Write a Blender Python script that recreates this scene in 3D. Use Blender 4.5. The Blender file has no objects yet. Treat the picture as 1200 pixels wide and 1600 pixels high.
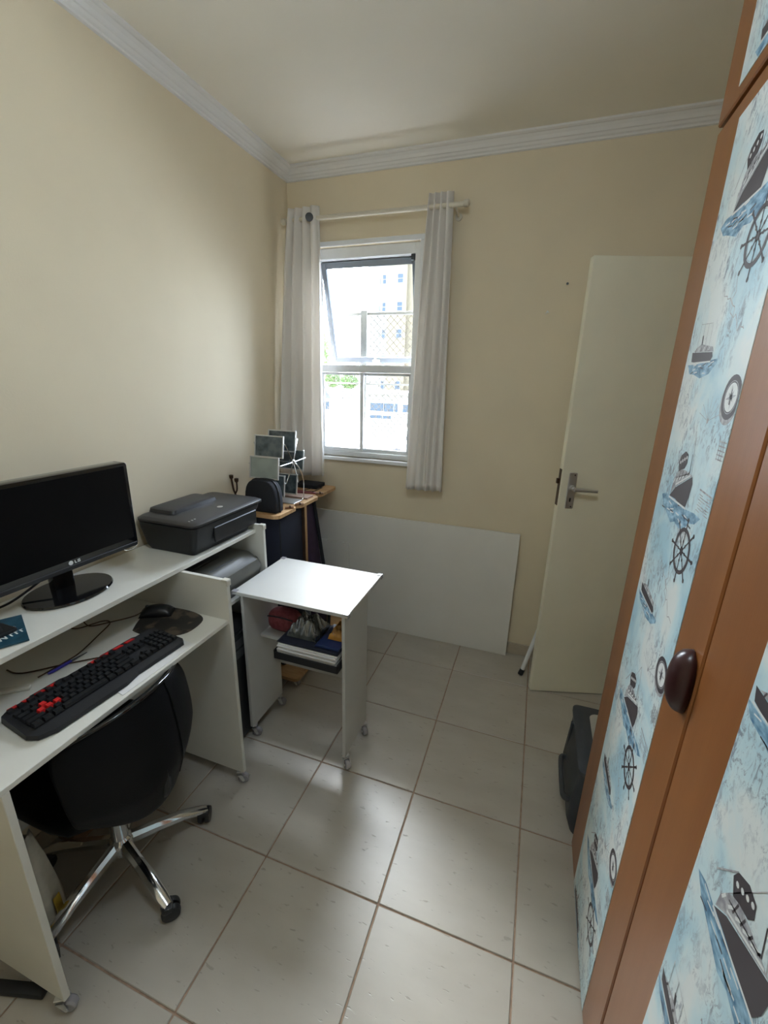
import bpy, bmesh, math, random
from mathutils import Matrix, Vector
SC = bpy.context.scene
COL = SC.collection
PI = math.pi
random.seed(7)

# ------------------------------------------------------------------ camera
CAM = Vector((0.7207, -2.1709, 1.6143))
cd = bpy.data.cameras.new('camera')
cam = bpy.data.objects.new('camera', cd); COL.objects.link(cam)
right = Vector((0.942, 0.333, 0.024)); down = Vector((0.119, -0.268, -0.956)); fwd = Vector((-0.312, 0.904, -0.293))
fwd.normalize(); right = (right - fwd * right.dot(fwd)).normalized(); down = fwd.cross(right)
cam.matrix_world = Matrix(((right.x, -down.x, -fwd.x, CAM.x), (right.y, -down.y, -fwd.y, CAM.y),
                           (right.z, -down.z, -fwd.z, CAM.z), (0, 0, 0, 1)))
cd.sensor_fit = 'VERTICAL'; cd.sensor_height = 24.0; cd.sensor_width = 18.0
cd.lens = 674.3 / 1600 * 24.0
cd.clip_start = 0.02; cd.clip_end = 500
SC.camera = cam

# ------------------------------------------------------------------ sky, light, exposure
world = bpy.data.worlds.new('sky'); SC.world = world; world.use_nodes = True
wn = world.node_tree; wn.nodes.clear()
sky = wn.nodes.new('ShaderNodeTexSky'); sky.sky_type = 'NISHITA'; sky.sun_disc = False
sky.sun_elevation = math.radians(45); sky.sun_rotation = math.radians(-33); sky.dust_density = 9.0; sky.air_density = 1.0
hz = wn.nodes.new('ShaderNodeMixRGB'); hz.inputs[0].default_value = 0.58; hz.inputs[2].default_value = (0.40, 0.44, 0.50, 1)   # thin bright cloud over the whole sky
ml = wn.nodes.new('ShaderNodeMixRGB'); ml.blend_type = 'MULTIPLY'; ml.inputs[0].default_value = 1; ml.inputs[2].default_value = (0.066, 0.080, 0.101, 1)
bg = wn.nodes.new('ShaderNodeBackground'); bg.inputs[1].default_value = 41.0
wo = wn.nodes.new('ShaderNodeOutputWorld')
wn.links.new(sky.outputs[0], ml.inputs[1]); wn.links.new(ml.outputs[0], hz.inputs[1]); wn.links.new(hz.outputs[0], bg.inputs[0]); wn.links.new(bg.outputs[0], wo.inputs[0])
pl = bpy.data.lights.new('window_portal', 'AREA'); pl.shape = 'RECTANGLE'; pl.size = 0.66; pl.size_y = 1.2; pl.cycles.is_portal = True
po = bpy.data.objects.new('window_portal', pl); COL.objects.link(po); po.location = (-0.29, 0.47, 1.73); po.rotation_euler = (-PI / 2, 0, 0)
LAMP_W = 27.0
SC.view_settings.view_transform = 'Standard'; SC.view_settings.look = 'None'; SC.view_settings.gamma = 1; SC.view_settings.exposure = 0.61
SC.view_settings.use_curve_mapping = False
try:
    SC.cycles.use_denoising = True; SC.cycles.max_bounces = 10; SC.cycles.diffuse_bounces = 6; SC.cycles.sample_clamp_indirect = 8
    SC.cycles.caustics_reflective = False; SC.cycles.caustics_refractive = False
except Exception: pass

# ------------------------------------------------------------------ materials
MATS = {}
def mat(name, col, rough=0.5, metal=0.0, var=0.0, vscale=20.0, bump=0.0, bscale=200.0, spec=0.5, col2=None, stretch=None, trans=0.0, coat=0.0, emit=None, alpha=None):
    m = bpy.data.materials.new(name); m.use_nodes = True; n = m.node_tree.nodes; l = m.node_tree.links
    b = n['Principled BSDF']; MATS[name] = m
    b.inputs['Base Color'].default_value = (*col, 1); b.inputs['Roughness'].default_value = rough; b.inputs['Metallic'].default_value = metal
    b.inputs['Specular IOR Level'].default_value = spec
    if trans: b.inputs['Transmission Weight'].default_value = trans
    if coat: b.inputs['Coat Weight'].default_value = coat; b.inputs['Coat Roughness'].default_value = 0.08
    if emit: b.inputs['Emission Color'].default_value = (*emit[:3], 1); b.inputs['Emission Strength'].default_value = emit[3]
    tc = n.new('ShaderNodeTexCoord'); mp = n.new('ShaderNodeMapping'); l.new(tc.outputs['Object'], mp.inputs[0])
    if stretch: mp.inputs['Scale'].default_value = stretch
    if var or col2:
        nz = n.new('ShaderNodeTexNoise'); nz.inputs['Scale'].default_value = vscale; nz.inputs['Detail'].default_value = 5
        l.new(mp.outputs[0], nz.inputs[0])
        rp = n.new('ShaderNodeValToRGB'); rp.color_ramp.elements[0].position = 0.35; rp.color_ramp.elements[1].position = 0.65
        c2 = col2 or tuple(min(1, c * (1 + var)) for c in col); c1 = col if col2 else tuple(c * (1 - var) for c in col)
        rp.color_ramp.elements[0].color = (*c1, 1); rp.color_ramp.elements[1].color = (*c2, 1)
        l.new(nz.outputs[0], rp.inputs[0]); l.new(rp.outputs[0], b.inputs['Base Color'])
    if bump:
        nb = n.new('ShaderNodeTexNoise'); nb.inputs['Scale'].default_value = bscale; nb.inputs['Detail'].default_value = 3
        l.new(mp.outputs[0], nb.inputs[0]); bp = n.new('ShaderNodeBump'); bp.inputs['Strength'].default_value = bump; bp.inputs['Distance'].default_value = 0.002
        l.new(nb.outputs[0], bp.inputs['Height']); l.new(bp.outputs[0], b.inputs['Normal'])
    return m
M_wall = mat('wall_paint', (0.76, 0.665, 0.49), 0.75, var=0.02, vscale=3, bump=0.12, bscale=140)
M_ceil = mat('ceiling_paint', (0.86, 0.82, 0.72), 0.8, var=0.015, vscale=3, bump=0.08, bscale=120)
M_crown = mat('crown_plaster', (0.80, 0.79, 0.77), 0.7)
M_grout = mat('grout', (0.36, 0.25, 0.18), 0.9, var=0.15, vscale=60, bump=0.3)
M_skirt = mat('skirting_tile', (0.50, 0.43, 0.33), 0.4, var=0.05)
M_white = mat('white_laminate', (0.70, 0.69, 0.63), 0.32, var=0.02, vscale=8, bump=0.03, bscale=300)
M_wedge = mat('laminate_edge', (0.60, 0.58, 0.50), 0.45, var=0.04)
M_board = mat('grey_white_board', (0.80, 0.785, 0.73), 0.38, var=0.02, vscale=4)
M_cartw = mat('cart_laminate', (0.50, 0.495, 0.465), 0.5, var=0.02, vscale=8)
M_door = mat('door_paint', (0.88, 0.84, 0.67), 0.42, var=0.02, vscale=5, bump=0.03, bscale=90)
M_alu = mat('white_aluminium', (0.80, 0.82, 0.83), 0.35, 0.0, var=0.02)
M_peg = mat('brown_peg', (0.22, 0.10, 0.045), 0.5, var=0.15)
M_alug = mat('backlit_guard_aluminium', (0.20, 0.20, 0.19), 0.45)  # white aluminium of the guard, its backlit shade put into the colour
M_alus = mat('backlit_sash_aluminium', (0.20, 0.22, 0.25), 0.6, spec=0.25)  # same white aluminium as the frame, colour darkened to look backlit
M_rod = mat('cream_rod', (0.66, 0.61, 0.50), 0.5)
M_blackp = mat('black_plastic', (0.012, 0.013, 0.015), 0.38, bump=0.05, bscale=500)
M_blackm = mat('matt_black_plastic', (0.013, 0.0135, 0.016), 0.55, bump=0.1, bscale=400)
M_gloss = mat('piano_black', (0.006, 0.006, 0.007), 0.08, coat=0.4)
M_screen = mat('screen_black', (0.003, 0.003, 0.0035), 0.35, spec=0.15)
M_greyp = mat('grey_plastic', (0.095, 0.095, 0.082), 0.45, var=0.05)
M_dgrey = mat('dark_grey_plastic', (0.055, 0.06, 0.065), 0.42, bump=0.06, bscale=300)
M_prn = mat('printer_charcoal', (0.016, 0.017, 0.019), 0.45, spec=0.35, bump=0.05, bscale=500)
M_prnl = mat('printer_lid', (0.028, 0.028, 0.030), 0.38, bump=0.08, bscale=600)
M_chrome = mat('chrome', (0.75, 0.76, 0.78), 0.12, 1.0)
M_steel = mat('brushed_steel', (0.62, 0.62, 0.61), 0.42, 0.85)
M_clear = mat('smoky_clear_plastic', (0.42, 0.40, 0.42), 0.15, trans=0.25)
M_wood = mat('brown_wood', (0.245, 0.086, 0.022), 0.33, bump=0.04, bscale=30, col2=(0.285, 0.106, 0.031), vscale=2.2, stretch=(9, 9, 0.8), coat=0.06)
M_seam = mat('dark_wood_edge', (0.030, 0.010, 0.007), 0.5, var=0.1)
M_knob = mat('maroon_handle', (0.040, 0.012, 0.013), 0.28)
M_pine = mat('light_wood', (0.50, 0.29, 0.13), 0.45, col2=(0.60, 0.38, 0.19), vscale=4, stretch=(3, 20, 3))
M_dwood = mat('dark_brown_board', (0.06, 0.032, 0.02), 0.5, var=0.2)
M_vinyl = mat('black_vinyl', (0.0035, 0.004, 0.005), 0.45, spec=0.15, bump=0.25, bscale=250)
M_cloth = mat('black_cloth', (0.008, 0.009, 0.013), 0.85, bump=0.3, bscale=300)
M_navy = mat('navy_cloth', (0.010, 0.013, 0.028), 0.8, bump=0.3, bscale=300)
M_purple = mat('purple_cloth', (0.030, 0.014, 0.040), 0.75, bump=0.3, bscale=250, var=0.2)
M_red = mat('red_plastic', (0.55, 0.02, 0.02), 0.4)
M_redc = mat('red_fabric', (0.20, 0.035, 0.045), 0.65, col2=(0.30, 0.07, 0.08), vscale=60, bump=0.2)
M_paper = mat('paper', (0.72, 0.71, 0.70), 0.7, var=0.03)
M_blue = mat('blue_plastic_folder', (0.018, 0.035, 0.12), 0.3)
M_ink = mat('blue_pen_plastic', (0.035, 0.03, 0.28), 0.35)
M_teal = mat('teal_print', (0.012, 0.065, 0.10), 0.4, var=0.3, vscale=40)
M_foil = mat('crinkled_clear_film', (0.06, 0.065, 0.06), 0.10, spec=1.0, coat=1.0, var=0.5, vscale=30)
M_orange = mat('amber_wrapper', (0.36, 0.17, 0.03), 0.25, var=0.25, vscale=25)
M_padm = mat('mouse_pad_print', (0.018, 0.016, 0.014), 0.6, col2=(0.10, 0.075, 0.05), vscale=16)
M_padm.node_tree.nodes['Color Ramp'].color_ramp.elements[0].position = 0.52; M_padm.node_tree.nodes['Color Ramp'].color_ramp.elements[1].position = 0.60
M_bagw = mat('white_bag', (0.62, 0.59, 0.50), 0.5, var=0.1)
M_bagy = mat('yellow_bag', (0.42, 0.27, 0.02), 0.5, var=0.15)
M_card = mat('brown_card', (0.20, 0.11, 0.06), 0.8, var=0.2)
M_photo = mat('photo_print', (0.035, 0.05, 0.055), 0.25, col2=(0.13, 0.16, 0.17), vscale=22)
M_photo2 = mat('pale_photo_print', (0.28, 0.32, 0.29), 0.3, col2=(0.36, 0.40, 0.37), vscale=14)
M_bronze = mat('bronze', (0.09, 0.055, 0.035), 0.4, 0.8, var=0.3)
M_pink = mat('pinkish_cover', (0.50, 0.36, 0.30), 0.5, var=0.06)
M_casel = mat('pale_case_panel', (0.42, 0.41, 0.36), 0.5, var=0.04)
M_slate = mat('slate_case', (0.035, 0.042, 0.052), 0.5, bump=0.1, bscale=200, var=0.1)
M_fac = mat('facade_cream', (0.080, 0.066, 0.040), 0.85, var=0.04, vscale=0.5)
M_facw = mat('facade_white', (0.115, 0.11, 0.096), 0.85, var=0.03, vscale=0.5)
M_wpane = mat('far_window_glass', (0.03, 0.04, 0.05), 0.7, spec=0.1)
M_ground = mat('concrete_yard', (0.62, 0.60, 0.56), 0.9, var=0.05, vscale=1)
M_hut = mat('hut_white', (0.5, 0.5, 0.48), 0.8)
M_roof = mat('grey_roof', (0.035, 0.037, 0.042), 0.7, var=0.1)
M_leaf = mat('leaves', (0.055, 0.10, 0.018), 0.6, var=0.3, vscale=2)
M_bark = mat('bark', (0.10, 0.07, 0.05), 0.9, var=0.3)
M_net = mat('net_cord', (0.10, 0.08, 0.06), 0.8)
M_car = mat('white_car_paint', (0.6, 0.6, 0.6), 0.3, coat=0.3)
M_lens = mat('lamp_glass', (0.9, 0.92, 0.95), 0.4, emit=(0.74, 0.87, 1.0, 1.0))
M_pinkshade = mat('clear_lens', (0.25, 0.22, 0.22), 0.1, trans=0.6)
# glass pane
def glassmat():
    m = bpy.data.materials.new('window_glass'); m.use_nodes = True; n = m.node_tree.nodes; l = m.node_tree.links; n.clear()
    t = n.new('ShaderNodeBsdfTransparent'); g = n.new('ShaderNodeBsdfGlossy'); g.inputs['Roughness'].default_value = 0.02
    t.inputs[0].default_value = (0.94, 0.96, 0.96, 1); f = n.new('ShaderNodeFresnel'); f.inputs[0].default_value = 1.45
    x = n.new('ShaderNodeMixShader'); o = n.new('ShaderNodeOutputMaterial')
    l.new(f.outputs[0], x.inputs[0]); l.new(t.outputs[0], x.inputs[1]); l.new(g.outputs[0], x.inputs[2]); l.new(x.outputs[0], o.inputs[0]); return m
M_glass = glassmat()
def curtainmat():
    m = bpy.data.materials.new('curtain_cotton'); m.use_nodes = True; n = m.node_tree.nodes; l = m.node_tree.links
    b = n['Principled BSDF']; b.inputs['Base Color'].default_value = (0.90, 0.87, 0.83, 1); b.inputs['Roughness'].default_value = 0.85
    t = n.new('ShaderNodeBsdfTranslucent'); t.inputs[0].default_value = (0.90, 0.86, 0.80, 1)
    x = n.new('ShaderNodeMixShader'); x.inputs[0].default_value = 0.25; o = n['Material Output']
    w = n.new('ShaderNodeTexNoise'); w.inputs['Scale'].default_value = 600; bp = n.new('ShaderNodeBump'); bp.inputs['Strength'].default_value = 0.15; bp.inputs['Distance'].default_value = 0.001
    l.new(w.outputs[0], bp.inputs['Height']); l.new(bp.outputs[0], b.inputs['Normal'])
    l.new(b.outputs[0], x.inputs[1]); l.new(t.outputs[0], x.inputs[2]); l.new(x.outputs[0], o.inputs[0]); return m
M_curt = curtainmat()
def tilemat():
    m = bpy.data.materials.new('floor_tile'); m.use_nodes = True; n = m.node_tree.nodes; l = m.node_tree.links; b = n['Principled BSDF']
    g = n.new('ShaderNodeNewGeometry'); mp = n.new('ShaderNodeMapping'); mp.inputs['Scale'].default_value = (1, 2.6, 1); l.new(g.outputs['Position'], mp.inputs[0])
    a = n.new('ShaderNodeTexNoise'); a.inputs['Scale'].default_value = 4; a.inputs['Detail'].default_value = 8; l.new(mp.outputs[0], a.inputs[0])
    r = n.new('ShaderNodeValToRGB'); r.color_ramp.elements[0].position = 0.3; r.color_ramp.elements[1].position = 0.7
    r.color_ramp.elements[0].color = (0.42, 0.385, 0.325, 1); r.color_ramp.elements[1].color = (0.48, 0.445, 0.385, 1); l.new(a.outputs[0], r.inputs[0])
    # fine dashed travertine pits
    mp2 = n.new('ShaderNodeMapping'); mp2.inputs['Scale'].default_value = (26, 85, 1); mp2.inputs['Rotation'].default_value = (0, 0, 0.12); l.new(g.outputs['Position'], mp2.inputs[0])
    p = n.new('ShaderNodeTexNoise'); p.inputs['Scale'].default_value = 1.0; p.inputs['Detail'].default_value = 2; l.new(mp2.outputs[0], p.inputs[0])
    r2 = n.new('ShaderNodeValToRGB'); r2.color_ramp.elements[0].position = 0.66; r2.color_ramp.elements[1].position = 0.72; l.new(p.outputs[0], r2.inputs[0])
    mx = n.new('ShaderNodeMixRGB'); mx.inputs[2].default_value = (0.28, 0.24, 0.19, 1)
    mt = n.new('ShaderNodeMath'); mt.operation = 'MULTIPLY'; mt.inputs[1].default_value = 0.6
    l.new(r2.outputs[0], mt.inputs[0]); l.new(mt.outputs[0], mx.inputs[0]); l.new(r.outputs[0], mx.inputs[1]); l.new(mx.outputs[0], b.inputs['Base Color'])
    bp = n.new('ShaderNodeBump'); bp.inputs['Strength'].default_value = 0.5; bp.inputs['Distance'].default_value = 0.0012; bp.invert = True
    l.new(r2.outputs[0], bp.inputs['Height']); l.new(bp.outputs[0], b.inputs['Normal'])
    b.inputs['Roughness'].default_value = 0.36; b.inputs['Specular IOR Level'].default_value = 1.0; return m
M_tile = tilemat()
def papermat():
    # nautical wallpaper ground: pale blue watercolour with faint grey map scribble
    m = bpy.data.materials.new('nautical_wallpaper'); m.use_nodes = True; n = m.node_tree.nodes; l = m.node_tree.links; b = n['Principled BSDF']
    g = n.new('ShaderNodeNewGeometry')
    a = n.new('ShaderNodeTexNoise'); a.inputs['Scale'].default_value = 5.5; a.inputs['Detail'].default_value = 5; a.inputs['Distortion'].default_value = 0.6; l.new(g.outputs['Position'], a.inputs[0])
    r = n.new('ShaderNodeValToRGB'); e = r.color_ramp.elements
    e[0].position = 0.34; e[0].color = (0.40, 0.62, 0.72, 1); e[1].position = 0.58; e[1].color = (0.74, 0.79, 0.78, 1)
    x = e.new(0.47); x.color = (0.60, 0.76, 0.80, 1); l.new(a.outputs[0], r.inputs[0])
    s = n.new('ShaderNodeTexNoise'); s.inputs['Scale'].default_value = 70; s.inputs['Detail'].default_value = 6; s.inputs['Roughness'].default_value = 0.75; s.inputs['Distortion'].default_value = 1.2
    mp = n.new('ShaderNodeMapping'); mp.inputs['Scale'].default_value = (1, 1, 0.5); l.new(g.outputs['Position'], mp.inputs[0]); l.new(mp.outputs[0], s.inputs[0])
    rs = n.new('ShaderNodeValToRGB'); rs.color_ramp.elements[0].position = 0.50; rs.color_ramp.elements[1].position = 0.60; l.new(s.outputs[0], rs.inputs[0])
    k = n.new('ShaderNodeTexNoise'); k.inputs['Scale'].default_value = 9; k.inputs['Detail'].default_value = 3; l.new(g.outputs['Position'], k.inputs[0])
    rk = n.new('ShaderNodeValToRGB'); rk.color_ramp.elements[0].position = 0.42; rk.color_ramp.elements[1].position = 0.60; l.new(k.outputs[0], rk.inputs[0])
    mu = n.new('ShaderNodeMath'); mu.operation = 'MULTIPLY'; l.new(rs.outputs[0], mu.inputs[0]); l.new(rk.outputs[0], mu.inputs[1])
    mu2 = n.new('ShaderNodeMath'); mu2.operation = 'MULTIPLY'; mu2.inputs[1].default_value = 0.92; l.new(mu.outputs[0], mu2.inputs[0])
    mx = n.new('ShaderNodeMixRGB'); mx.inputs[2].default_value = (0.20, 0.24, 0.30, 1); l.new(mu2.outputs[0], mx.inputs[0]); l.new(r.outputs[0], mx.inputs[1])
    l.new(mx.outputs[0], b.inputs['Base Color']); b.inputs['Roughness'].default_value = 0.45; return m
M_wpaper = papermat()
M_pdark = mat('print_dark', (0.060, 0.050, 0.058), 0.5)
M_pmid = mat('print_grey', (0.27, 0.26, 0.29), 0.5, col2=(0.52, 0.54, 0.55), vscale=90)
M_pblue = mat('print_waves', (0.055, 0.17, 0.30), 0.5, col2=(0.36, 0.58, 0.72), vscale=45, stretch=(1, 1, 2.2))
M_plight = mat('print_white', (0.74, 0.76, 0.75), 0.5)

# ------------------------------------------------------------------ mesh helpers
WM = {}
def add_box(bm, a, b, bev=0.0, seg=1, rot=None, pivot=None):
    a = Vector(a); b = Vector(b)
    vs = [bm.verts.new((x, y, z)) for x in (a.x, b.x) for y in (a.y, b.y) for z in (a.z, b.z)]
    q = [(0, 1, 3, 2), (4, 6, 7, 5), (0, 4, 5, 1), (2, 3, 7, 6), (0, 2, 6, 4), (1, 5, 7, 3)]
    fs = [bm.faces.new([vs[i] for i in f]) for f in q]
    if bev:
        es = list({e for f in fs for e in f.edges})
        r = bmesh.ops.bevel(bm, geom=es, offset=bev, segments=seg, profile=0.5, affect='EDGES')
        vs = list({v for f in r['faces'] for v in f.verts} | {v for v in vs if v.is_valid})
    if rot is not None:
        p = Vector(pivot) if pivot is not None else (a + b) / 2
        for v in vs: v.co = p + rot @ (v.co - p)
    return vs
def box(a, b, bev=0.0, seg=1, rot=None, pivot=None):
    bm = bmesh.new(); add_box(bm, a, b, bev, seg, rot, pivot); return bm
def add_tube(bm, pts, r, n=8, cap=True, closed=False):
    pts = [Vector(p) for p in pts]; rs = r if isinstance(r, (list, tuple)) else [r] * len(pts)
    rings = []; up = None
    for i, p in enumerate(pts):
        a = pts[(i - 1) % len(pts)] if (i > 0 or closed) else p; b = pts[(i + 1) % len(pts)] if (i < len(pts) - 1 or closed) else p
        t = (b - a).normalized()
        if up is None:
            up = Vector((0, 0, 1)) if abs(t.z) < 0.9 else Vector((1, 0, 0))
        s = t.cross(up).normalized(); up = s.cross(t).normalized()
        rings.append([bm.verts.new(p + (s * math.cos(2 * PI * k / n) + up * math.sin(2 * PI * k / n)) * rs[i]) for k in range(n)])
    m = len(rings)
    for i in range(m if closed else m - 1):
        A = rings[i]; B = rings[(i + 1) % m]
        for k in range(n): bm.faces.new((A[k], A[(k + 1) % n], B[(k + 1) % n], B[k]))
    if cap and not closed:
        bm.faces.new(rings[0][::-1]); bm.faces.new(rings[-1])
    return [v for g in rings for v in g]
def tube(pts, r, n=8, closed=False):
    bm = bmesh.new(); add_tube(bm, pts, r, n, True, closed); return bm
def add_lathe(bm, prof, c, n=24, axis='z', sx=1.0, sy=1.0):
    c = Vector(c); rings = []
    for (r, h) in prof:
        ring = []
        for k in range(n):
            x, y = r * sx * math.cos(2 * PI * k / n), r * sy * math.sin(2 * PI * k / n)
            ring.append(bm.verts.new(c + (Vector((x, y, h)) if axis == 'z' else Vector((h, x, y)) if axis == 'x' else Vector((y, h, x)))))
        rings.append(ring)
    for A, B in zip(rings, rings[1:]):
        for k in range(n): bm.faces.new((A[k], A[(k + 1) % n], B[(k + 1) % n], B[k]))
    bm.faces.new(rings[0][::-1]); bm.faces.new(rings[-1])
def lathe(prof, c, n=24, axis='z', sx=1.0, sy=1.0):
    bm = bmesh.new(); add_lathe(bm, prof, c, n, axis, sx, sy); return bm
def add_prism(bm, poly, d0, d1, plane='xy', mi=0):
    def P(a, b, d): return {'xy': (a, b, d), 'yz': (d, a, b), 'xz': (a, d, b)}[plane]
    A = [bm.verts.new(P(a, b, d0)) for a, b in poly]; B = [bm.verts.new(P(a, b, d1)) for a, b in poly]; n = len(poly)
    fs = [bm.faces.new(A[::-1]), bm.faces.new(B)] + [bm.faces.new((A[i], A[(i + 1) % n], B[(i + 1) % n], B[i])) for i in range(n)]
    for f in fs: f.material_index = mi
    return A + B
def prism(poly, d0, d1, plane='xy', bev=0.0, seg=2):
    bm = bmesh.new(); add_prism(bm, poly, d0, d1, plane)
    bmesh.ops.recalc_face_normals(bm, faces=bm.faces)
    if bev: bmesh.ops.bevel(bm, geom=list(bm.edges), offset=bev, segments=seg, profile=0.5, affect='EDGES')
    return bm
def rrect(x0, y0, x1, y1, r, n=5):
    out = []
    for cx, cy, a0 in ((x1 - r, y1 - r, 0), (x0 + r, y1 - r, 90), (x0 + r, y0 + r, 180), (x1 - r, y0 + r, 270)):
        for k in range(n + 1):
            a = math.radians(a0 + 90 * k / n); out.append((cx + r * math.cos(a), cy + r * math.sin(a)))
    return out
def smooth_curve(pts, n=8):
    pts = [Vector(p) for p in pts]; out = []
    for i in range(len(pts) - 1):
        p0 = pts[max(i - 1, 0)]; p1 = pts[i]; p2 = pts[i + 1]; p3 = pts[min(i + 2, len(pts) - 1)]
        for k in range(n):
            t = k / n; out.append(0.5 * ((2 * p1) + (p2 - p0) * t + (2 * p0 - 5 * p1 + 4 * p2 - p3) * t * t + (3 * p1 - p0 - 3 * p2 + p3) * t ** 3))
    out.append(pts[-1]); return out
def grid_sheet(f, nu, nv, thick=0.0):
    bm = bmesh.new(); V = [[bm.verts.new(f(i / nu, j / nv)) for j in range(nv + 1)] for i in range(nu + 1)]
    for i in range(nu):
        for j in range(nv): bm.faces.new((V[i][j], V[i + 1][j], V[i + 1][j + 1], V[i][j + 1]))
    if thick:
        bmesh.ops.recalc_face_normals(bm, faces=bm.faces); bmesh.ops.solidify(bm, geom=list(bm.faces), thickness=thick)
    return bm
def obj(name, bm, m, parent=None, smooth=False, local=False, label=None, kind=None, fix=True):
    if fix: bmesh.ops.recalc_face_normals(bm, faces=bm.faces)
    me = bpy.data.meshes.new(name)
    if parent is not None and not local: bm.transform(WM[parent.name].inverted())
    if smooth:
        for f in bm.faces: f.smooth = True
        if smooth != 'all':
            for e in bm.edges:
                if len(e.link_faces) == 2 and e.calc_face_angle(0) > 0.6: e.smooth = False
    bm.to_mesh(me); bm.free()
    for x in (m if isinstance(m, (list, tuple)) else [m]): me.materials.append(x)
    o = bpy.data.objects.new(name, me); COL.objects.link(o)
    if parent is not None: o.parent = parent; WM[o.name] = WM[parent.name]
    else: WM[o.name] = Matrix.Identity(4)
    if label: o['label'] = label
    if kind: o['kind'] = kind
    return o
def thing(name, label, cat, loc=(0, 0, 0), rz=0.0, group=None, kind=None):
    o = bpy.data.objects.new(name, None); COL.objects.link(o); o.empty_display_size = 0.05
    o.location = loc; o.rotation_euler = (0, 0, rz)
    WM[o.name] = Matrix.Translation(Vector(loc)) @ Matrix.Rotation(rz, 4, 'Z')
    if label: o['label'] = label
    if cat: o['category'] = cat
    if group: o['group'] = group
    if kind: o['kind'] = kind
    return o
def tag(o, label, cat, group=None):
    o['label'] = label; o['category'] = cat
    if group: o['group'] = group
    return o
def struct(name, bm, m, **k): return obj(name, bm, m, kind='structure', **k)
def dup(o, parent, name=None):
    c = o.copy(); COL.objects.link(c); c.parent = parent
    if name: c.name = name
    WM[c.name] = WM[parent.name]
    for ch in o.children: dup(ch, c)
    return c

# ------------------------------------------------------------------ room shell
XL, XR, YB, YR, ZC = -0.75, 1.62, 0.30, -2.95, 2.70
WX0, WX1, WZ0, WZ1, YO = -0.62, 0.035, 1.145, 2.315, 0.44      # window opening
struct('floor', box((XL - 0.1, YR - 0.1, -0.08), (XR + 0.1, YO, -0.004)), M_grout)
FLOOR = bpy.data.objects['floor']
TP = 0.42
def tile_mesh(w, d):
    bm = bmesh.new(); add_box(bm, (0, 0, -0.012), (w, d, 0.0), 0.0018); return bm
full = None; G = 0.0027
ys = [k * TP for k in range(-8, 2)]; xs = [k * TP for k in range(-2, 4)]
for x in xs:
    for y in ys:
        x0, x1, y0, y1 = max(x + G, XL + 0.002), min(x + TP - G, XR - 0.002), max(y + G, YR + 0.002), min(y + TP - G, YB - 0.002)
        if x1 - x0 < 0.02 or y1 - y0 < 0.02: continue
        isf = abs(x1 - x0 - TP + 2 * G) < 1e-6 and abs(y1 - y0 - TP + 2 * G) < 1e-6
        if isf and full is not None:
            o = full.copy(); COL.objects.link(o); o.parent = FLOOR
        else:
            o = obj('tile', tile_mesh(x1 - x0, y1 - y0), M_tile, FLOOR)
            if isf: full = o
        o.location = (x0, y0, 0)
struct('wall_left', box((XL - 0.12, YR - 0.12, -0.05), (XL, YO, ZC + 0.1)), M_wall)
bm = bmesh.new()
add_box(bm, (XL, YB, -0.05), (WX0, YO, ZC + 0.1)); add_box(bm, (WX1, YB, -0.05), (XR + 0.12, YO, ZC + 0.1))
add_box(bm, (WX0, YB, -0.05), (WX1, YO, WZ0)); add_box(bm, (WX0, YB, WZ1), (WX1, YO, ZC + 0.1))
struct('wall_back', bm, M_wall)
struct('wall_right', box((XR, YR - 0.12, -0.05), (XR + 0.12, YB, ZC + 0.1)), M_wall)
struct('wall_rear', box((XL, YR - 0.12, -0.05), (XR, YR, ZC + 0.1)), M_wall)
struct('ceiling', box((XL - 0.12, YR - 0.12, ZC), (XR + 0.12, YO, ZC + 0.14)), M_ceil)
# crown moulding: stepped cove profile (distance from wall, drop from ceiling)
CP = [(0, 0), (0.062, 0), (0.062, 0.008), (0.054, 0.012), (0.046, 0.013), (0.036, 0.022), (0.030, 0.034), (0.024, 0.036), (0.018, 0.044), (0.010, 0.048), (0.010, 0.056), (0, 0.058)]
struct('trim_1', prism([(XL + a, ZC - b) for a, b in CP], YR, YB, 'xz'), M_crown)
struct('trim_2', prism([(YB - a, ZC - b) for a, b in CP], XL, XR, 'yz'), M_crown)
struct('trim_3', prism([(XR - a, ZC - b) for a, b in CP], YR, YB, 'xz'), M_crown)
struct('baseboard_back', box((XL, YB - 0.009, 0), (XR, YB, 0.075), 0.002), M_skirt)
struct('baseboard_left', box((XL, YR, 0), (XL + 0.009, YB - 0.009, 0.075), 0.002), M_skirt)

# ------------------------------------------------------------------ window
win = thing('window_1', None, None, (-0.2925, 0.36, WZ0), kind='structure')
y0, y1 = 0.325, 0.395
bm = bmesh.new(); f = 0.036
add_box(bm, (WX0, y0, WZ0), (WX0 + f, y1, WZ1), 0.002); add_box(bm, (WX1 - f, y0, WZ0), (WX1, y1, WZ1), 0.002)
add_box(bm, (WX0 + f, y0, WZ1 - 0.055), (WX1 - f, y1, WZ1), 0.002); add_box(bm, (WX0 + f, y0, WZ0), (WX1 - f, y1, WZ0 + 0.03), 0.002)
obj('window_frame', bm, M_alu, win)
bm = bmesh.new()
add_box(bm, (WX0 - 0.03, YB - 0.009, WZ1), (WX1 + 0.03, YB - 0.0005, WZ1 + 0.025), 0.002)
add_box(bm, (WX1, YB - 0.009, WZ0 - 0.02), (WX1 + 0.025, YB - 0.0005, WZ1), 0.002)
add_box(bm, (WX0 - 0.025, YB - 0.009, WZ0 - 0.02), (WX0, YB - 0.0005, WZ1), 0.002)
obj('casing', bm, M_alu, win)
bm = bmesh.new(); add_box(bm, (WX0, YB - 0.03, WZ0 - 0.022), (WX1, y0, WZ0), 0.003); obj('window_sill', bm, M_alu, win)
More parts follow.
